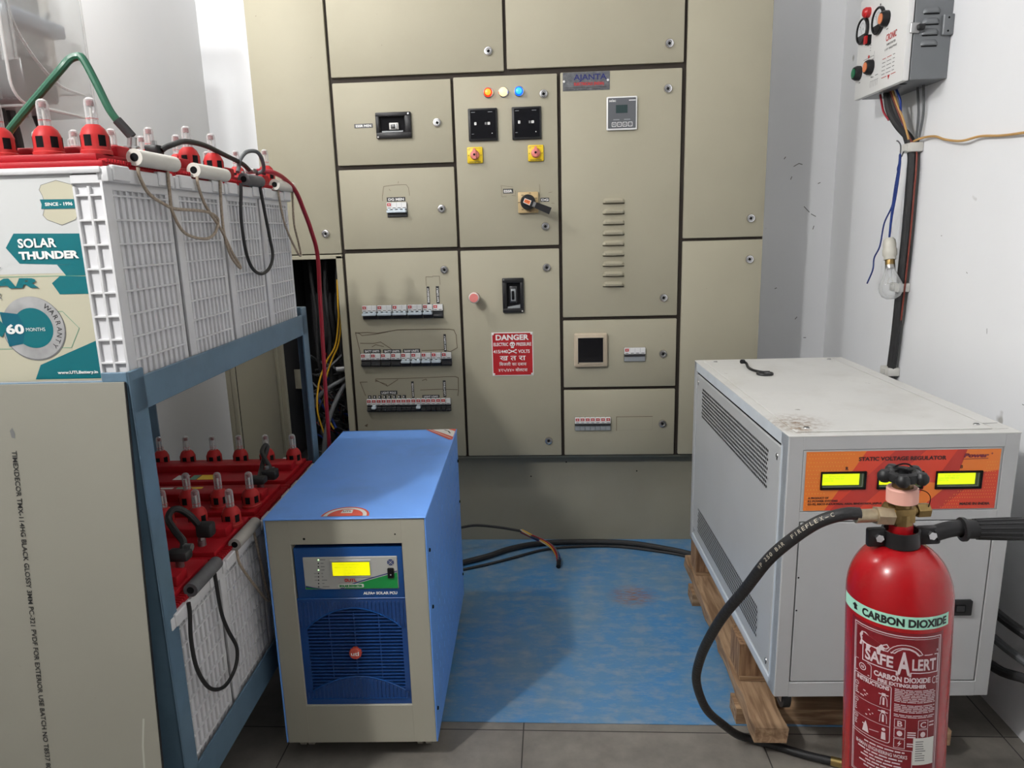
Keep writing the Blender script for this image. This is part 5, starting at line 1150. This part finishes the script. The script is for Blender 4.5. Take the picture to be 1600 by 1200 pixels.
for y, z in ((2.5500, 1.868), (2.437, 1.870)):
    b = MB(); a, zz = L(y, z); o = FS(a, zz, 0)
    b.lathe([(.0400, 0), (.0400, .008), (.037, .011), (.034, .009)], 'black', o, (-1, 0, 0), 36); b.poly(circ(a, zz, .0335, 28), 'dial_white', FS, .006); b.poly([(a+.0335*math.cos(t), zz+.0335*math.sin(t)) for t in [pi+.35+k*(pi-.7)/12 for k in range(13)]], 'blackgloss', FS, .0075)
    for k in range(9):
        t = math.radians(30+k*15); b.line([(a+.022*math.cos(t), zz-.004+.026*math.sin(t)), (a+.026*math.cos(t), zz-.004+.030*math.sin(t))], .0012, 'ink_black', FS, .0064)
    b.line([(a, zz-.010), (a-.014, zz+.018)], .0012, 'ink_black', FS, .0068); b.text('V' if y > 2.5 else 'A', 'ink_black', FS, a+.008, zz, .008, c=.0064)
    for k in range(3): t = pi/2+k*2*pi/3; b.poly(circ(a+.0455*math.cos(t), zz+.0455*math.sin(t), .0035, 8), 'ink_black', FS, .0015)
    b.build('dial', dr)
for y, z, m, r in ((2.561, 1.743, 'green_btn', .0185), (2.472, 1.7435, 'orange_btn', .0185), (2.385, 1.8625, 'orange_btn', .0185)):
    b = MB(); a, zz = L(y, z); o = FS(a, zz, 0); b.lathe([(r+.004, 0), (r+.004, .012), (r, .020), (r-.005, .020)], 'black', o, (-1, 0, 0), 24); b.lathe([(r-.004, .016), (r-.004, .022), (0, .0225)], m, o, (-1, 0, 0), 24); a2 = a+.012; b.rect(a2-.012, zz-.032, a2, zz-.0295, 'ink_grey', FS, .0006); b.build('pushbutton', dr)
b = MB(); a, zz = L(2.5185, 1.9155); b.lathe([(.0155, 0), (.0155, .013), (.011, .019), (0, .021)], 'red', FS(a, zz, 0), (-1, 0, 0), 22); b.build('indicator_lamp', dr)
b = MB(); a, zz = L(2.4995, 1.830); b.prism(rr(a-.011, zz-.014, a+.011, zz+.014, .002), 'dark', FS, 0, .010); b.prism(rr(a-.009, zz-.012, a+.006, zz+.012, .002), 'red', FS, .010, .016); b.build('rocker_switch', dr)
b = MB(); b.box((-.118, -.009, .124), (-.092, 0, .152), 'steel', .002, 1); b.box((-.100, -.020, .130), (-.082, -.004, .146), 'black', .003, 2); b.build('door_latch', sb)
WC = lambda dx, y, z: (XR-dx, y, z)
main = [(2.535, 1.640), (2.505, 1.600), (2.453, 1.560), (2.415, 1.515), (2.390, 1.475), (2.381, 1.42), (2.380, 1.3537), (2.3794, 1.2155), (2.385, 1.0524), (2.3895, .9051), (2.400, .7629), (2.405, .55), (2.41, .30)]
cable('wall_cable', 'thicker black cable of the vertical run on the right wall', 'cable', [WC(.070, 2.478, 1.670), WC(.070, 2.448, 1.61), WC(.055, 2.418, 1.56)]+[WC(.022, y-.012, z) for y, z in main[3:]], .0125, 'rubber')
cable('wall_cable', 'thinner black cable strapped beside the thick one on the right wall', 'cable', [WC(.066, 2.458, 1.669), WC(.064, 2.430, 1.615), WC(.046, 2.412, 1.56)]+[WC(.018, y+.013, z) for y, z in main[4:]], .0085, 'rubber')
cable('brown_wire', 'thin reddish-brown wire along the vertical black cables', 'wire', [WC(.076, 2.445, 1.668), WC(.070, 2.412, 1.62), WC(.060, 2.385, 1.57), WC(.040, 2.366, 1.515)]+[WC(.018, y-.028, z) for y, z in main[4:9]]+[WC(.018, 2.362, .95)], .0026, 'cable_brown')
cable('orange_wire', 'orange wire at the mouth of the starter box', 'wire', [WC(.074, 2.434, 1.668), WC(.069, 2.404, 1.62), WC(.058, 2.378, 1.57), WC(.044, 2.362, 1.51)], .0032, 'wire_tan')
cable('blue_wire', 'blue wire coming out under the starter box', 'wire', [WC(.070, 2.418, 1.668), WC(.066, 2.392, 1.63), WC(.060, 2.392, 1.59), WC(.050, 2.392, 1.555)], .0035, 'cable_blue')
cable('red_wire', 'red wire coming out under the starter box', 'wire', [WC(.084, 2.496, 1.670), WC(.084, 2.478, 1.635), WC(.083, 2.460, 1.605), WC(.074, 2.440, 1.578)], .0032, 'cable_red')
for k, lab in enumerate(('grey wire against the wall under the starter box, nearer the camera', 'grey wire against the wall under the starter box, nearer the corner')):
    cable('grey_wire', lab, 'wire', [WC(.02, 2.35+k*.035, 1.664), WC(.012, 2.352+k*.03, 1.58), WC(.014, 2.368+k*.012, 1.49)], .0035, 'cable_grey')
cable('yellow_wire', 'tan yellow wire running along the right wall out of the picture', 'wire', [WC(.030, 2.385, 1.490), WC(.03, 2.375, 1.5008), WC(.016, 2.3428, 1.5102), WC(.012, 2.2752, 1.5077), WC(.02, 2.1949, 1.4894), WC(.02, 2.1116, 1.4764), WC(.012, 2.0373, 1.4793), WC(.010, 1.9529, 1.4707), WC(.012, 1.8521, 1.4659), WC(.012, 1.6, 1.46)], .0033, 'wire_tan')
for (y, z, lab) in ((2.384, 1.487, 'white cable strap where the yellow wire branches off'), (2.388, 1.055, 'white cable strap beside the hanging bulb'), (2.404, .775, 'white cable strap just above the grey regulator')):
    b = MB(); b.box((XR-.040, y-.030, z-.014), (XR, y+.030, z+.014), 'offwhite', .004, 2); b.box((XR-.046, y-.012, z-.010), (XR-.038, y+.010, z+.010), 'offwhite', .003, 2); tag(b.build('cable_strap'), lab, 'cable strap', 'white straps on the wall cables')
# hanging bulb
hb = thing('hanging_bulb', 'clear glass light bulb in a cream holder hanging from blue wires on the right wall', 'light bulb', (1.085, 2.400, 1.212))
b = MB(); b.tube([(.012, .0, .255), (.013, -.002, .22), (.008, -.004, .14), (.002, -.002, .07), (0, 0, -.002)], .0030, 'cable_blue', n=8); b.tube([(.016, .012, .258), (.017, .014, .225), (.012, .018, .15), (.004, .008, .07), (.001, .003, 0)], .0030, 'cable_blue', n=8)
b.tube([(.014, .006, .26), (.018, .01, .245), (.010, .004, .215), (.016, .012, .20), (.012, .01, .16)], .0030, 'cable_blue', n=8)
b.tube([(.014, .012, .165), (.014, .032, .10), (.014, .076, .046), (.014, .094, -.027), (.012, .125, -.068), (.010, .124, -.108), (.010, .160, -.157)], .0026, 'cable_blue', n=8)
b.tube([(.016, .008, .255), (.020, .020, .285), (.024, .045, .300), (.026, .062, .305)], .0022, 'cable_grey', n=6); b.tube([(.016, .0, .25), (.022, -.012, .28), (.026, -.02, .29)], .0022, 'cable_grey', n=6); b.build('flex', hb)
tl = Matrix.Rotation(math.radians(-14), 4, 'X')
V = lambda h: (tl @ Vector((0, 0, h)))
dv = -(tl @ Vector((0, 0, 1)))
b = MB(); b.lathe([(0, 0), (.012, 0), (.0175, .006), (.0195, .018), (.0195, .034), (.0215, .038), (.0215, .054), (.018, .060), (.018, .070), (0, .070)], 'cream_holder', V(0), dv, 24)
b.build('bulb_holder', hb)
b = MB(); b.lathe([(.0145, .068), (.0145, .086), (.0150, .087), (.0150, .096), (.0148, .100), (0, .1)], 'brass', V(0), dv, 22, ms=['brass', 'brass', 'steel', 'steel', 'steel']); b.build('bulb_cap', hb)
b = MB(); pr = [(.0148, .096), (.0165, .108), (.024, .126), (.033, .146), (.0355, .160), (.034, .174), (.027, .188), (.014, .196), (0, .198)]; b.lathe(pr, 'glass', V(0), dv, 30)
gb = b.build('bulb_glass', hb)
b = MB(); b.lathe([(.006, .098), (.005, .12), (.003, .128), (0, .129)], 'dial_white', V(0), dv, 12)
for s_ in (-1, 1): b.tube([tl @ Vector((s_*.002, 0, -.126)), tl @ Vector((s_*.010, 0, -.145))], .0006, 'filament', n=5, sub=1)
b.tube([tl @ Vector((.010*math.cos(k*.5), .006*math.sin(k*.5), -.145-.0015*(k % 2))) for k in range(7)], .0005, 'filament', n=5, sub=2); b.build('filament', gb)
# ------------------------------------------------------------------ clear meter box on the left wall
mt = thing('meter_box', 'clear plastic electricity meter box mounted on the left wall above the batteries', 'meter box', (XL, 1.72, 1.60))
ML, MHh, MD = .32, .58, .150
b = MB(); FM = RIGHTF(0); b.prism(rr(0, 0, ML, MHh, .05, 8), 'box_clear', FM, .02, MD)
b.prism(rr(-.012, .06, ML+.012, MHh+.01, .02), 'box_clear', FM, .0, .02)
b.box((.105, ML, .155), (.118, ML+.033, .205), 'box_clear', .003); b.box((.118, .03, .10), (MD+.006, .035, .5), 'box_clear'); b.tube([(MD+.001, .02, .30), (MD+.002, .05, .17), (MD+.002, .16, .075), (MD+.001, .28, .06)], .004, 'box_clear', n=8)
for q in (MD, .02):
    o_ = rr(.002, .002, ML-.002, MHh-.002, .05, 6); b.tube([FM(x, z, q) for x, z in o_+o_[:1]], .0035, 'box_edge', n=6, sub=1)
b.tube([FM(ML-.01, .07, .02), FM(ML-.01, .07, MD)], .003, 'box_edge', n=6, sub=1); b.tube([FM(.06, .002, .02), FM(.06, .002, MD)], .003, 'box_edge', n=6, sub=1); b.box((MD-.02, .20, .002), (MD, ML-.04, .006), 'box_edge')
b.build('cover', mt)
b = MB(); b.box((.003, .05, .14), (.085, .25, .50), 'mcb_grey', .012, 3); b.box((.085, .07, .30), (.092, .23, .42), 'offwhite', .004); b.rect(.09, .33, .21, .38, 'lcd_dark', RIGHTF(.092), .0008); b.box((.01, .10, .030), (.115, .225, .125), 'mcb_dark', .006); b.box((.07, .06, .205), (.118, .29, .240), 'meter_blue', .006); b.box((.02, .24, .06), (.09, .28, .48), 'offwhite', .006); b.cyl((.085, .262, .26), (.095, .262, .26), .008, 'mcb_grey', n=14); b.cyl((.085, .262, .10), (.095, .262, .10), .008, 'mcb_grey', n=14); b.box((.088, .06, .215), (.10, .24, .235), 'cable_grey', .004); b.box((.003, .26, .1), (.02, .30, .5), 'dial_white', .003); b.build('meter', mt)
b = MB(); b.box((.0, .02, .03), (.012, ML-.02, MHh-.02), 'dial_white', .003); b.build('backplate', mt)
for i, (y, y2, lab) in enumerate(((1.755, 1.73, 'black cable under the meter box, nearest the camera'), (1.80, 1.82, 'black cable under the meter box, second from the camera'), (1.835, 1.87, 'black cable under the meter box, third from the camera'), (1.93, 2.02, 'black cable under the meter box slanting towards the corner'))):
    cable('meter_cable', lab, 'cable', [(-1.37, y, 1.70), (-1.365, y, 1.60), (-1.37, (y+y2)/2, 1.52), (-1.385, y2, 1.40), (-1.39, y2+.01, 1.0)], .011, 'rubber', 'cables under the meter box')
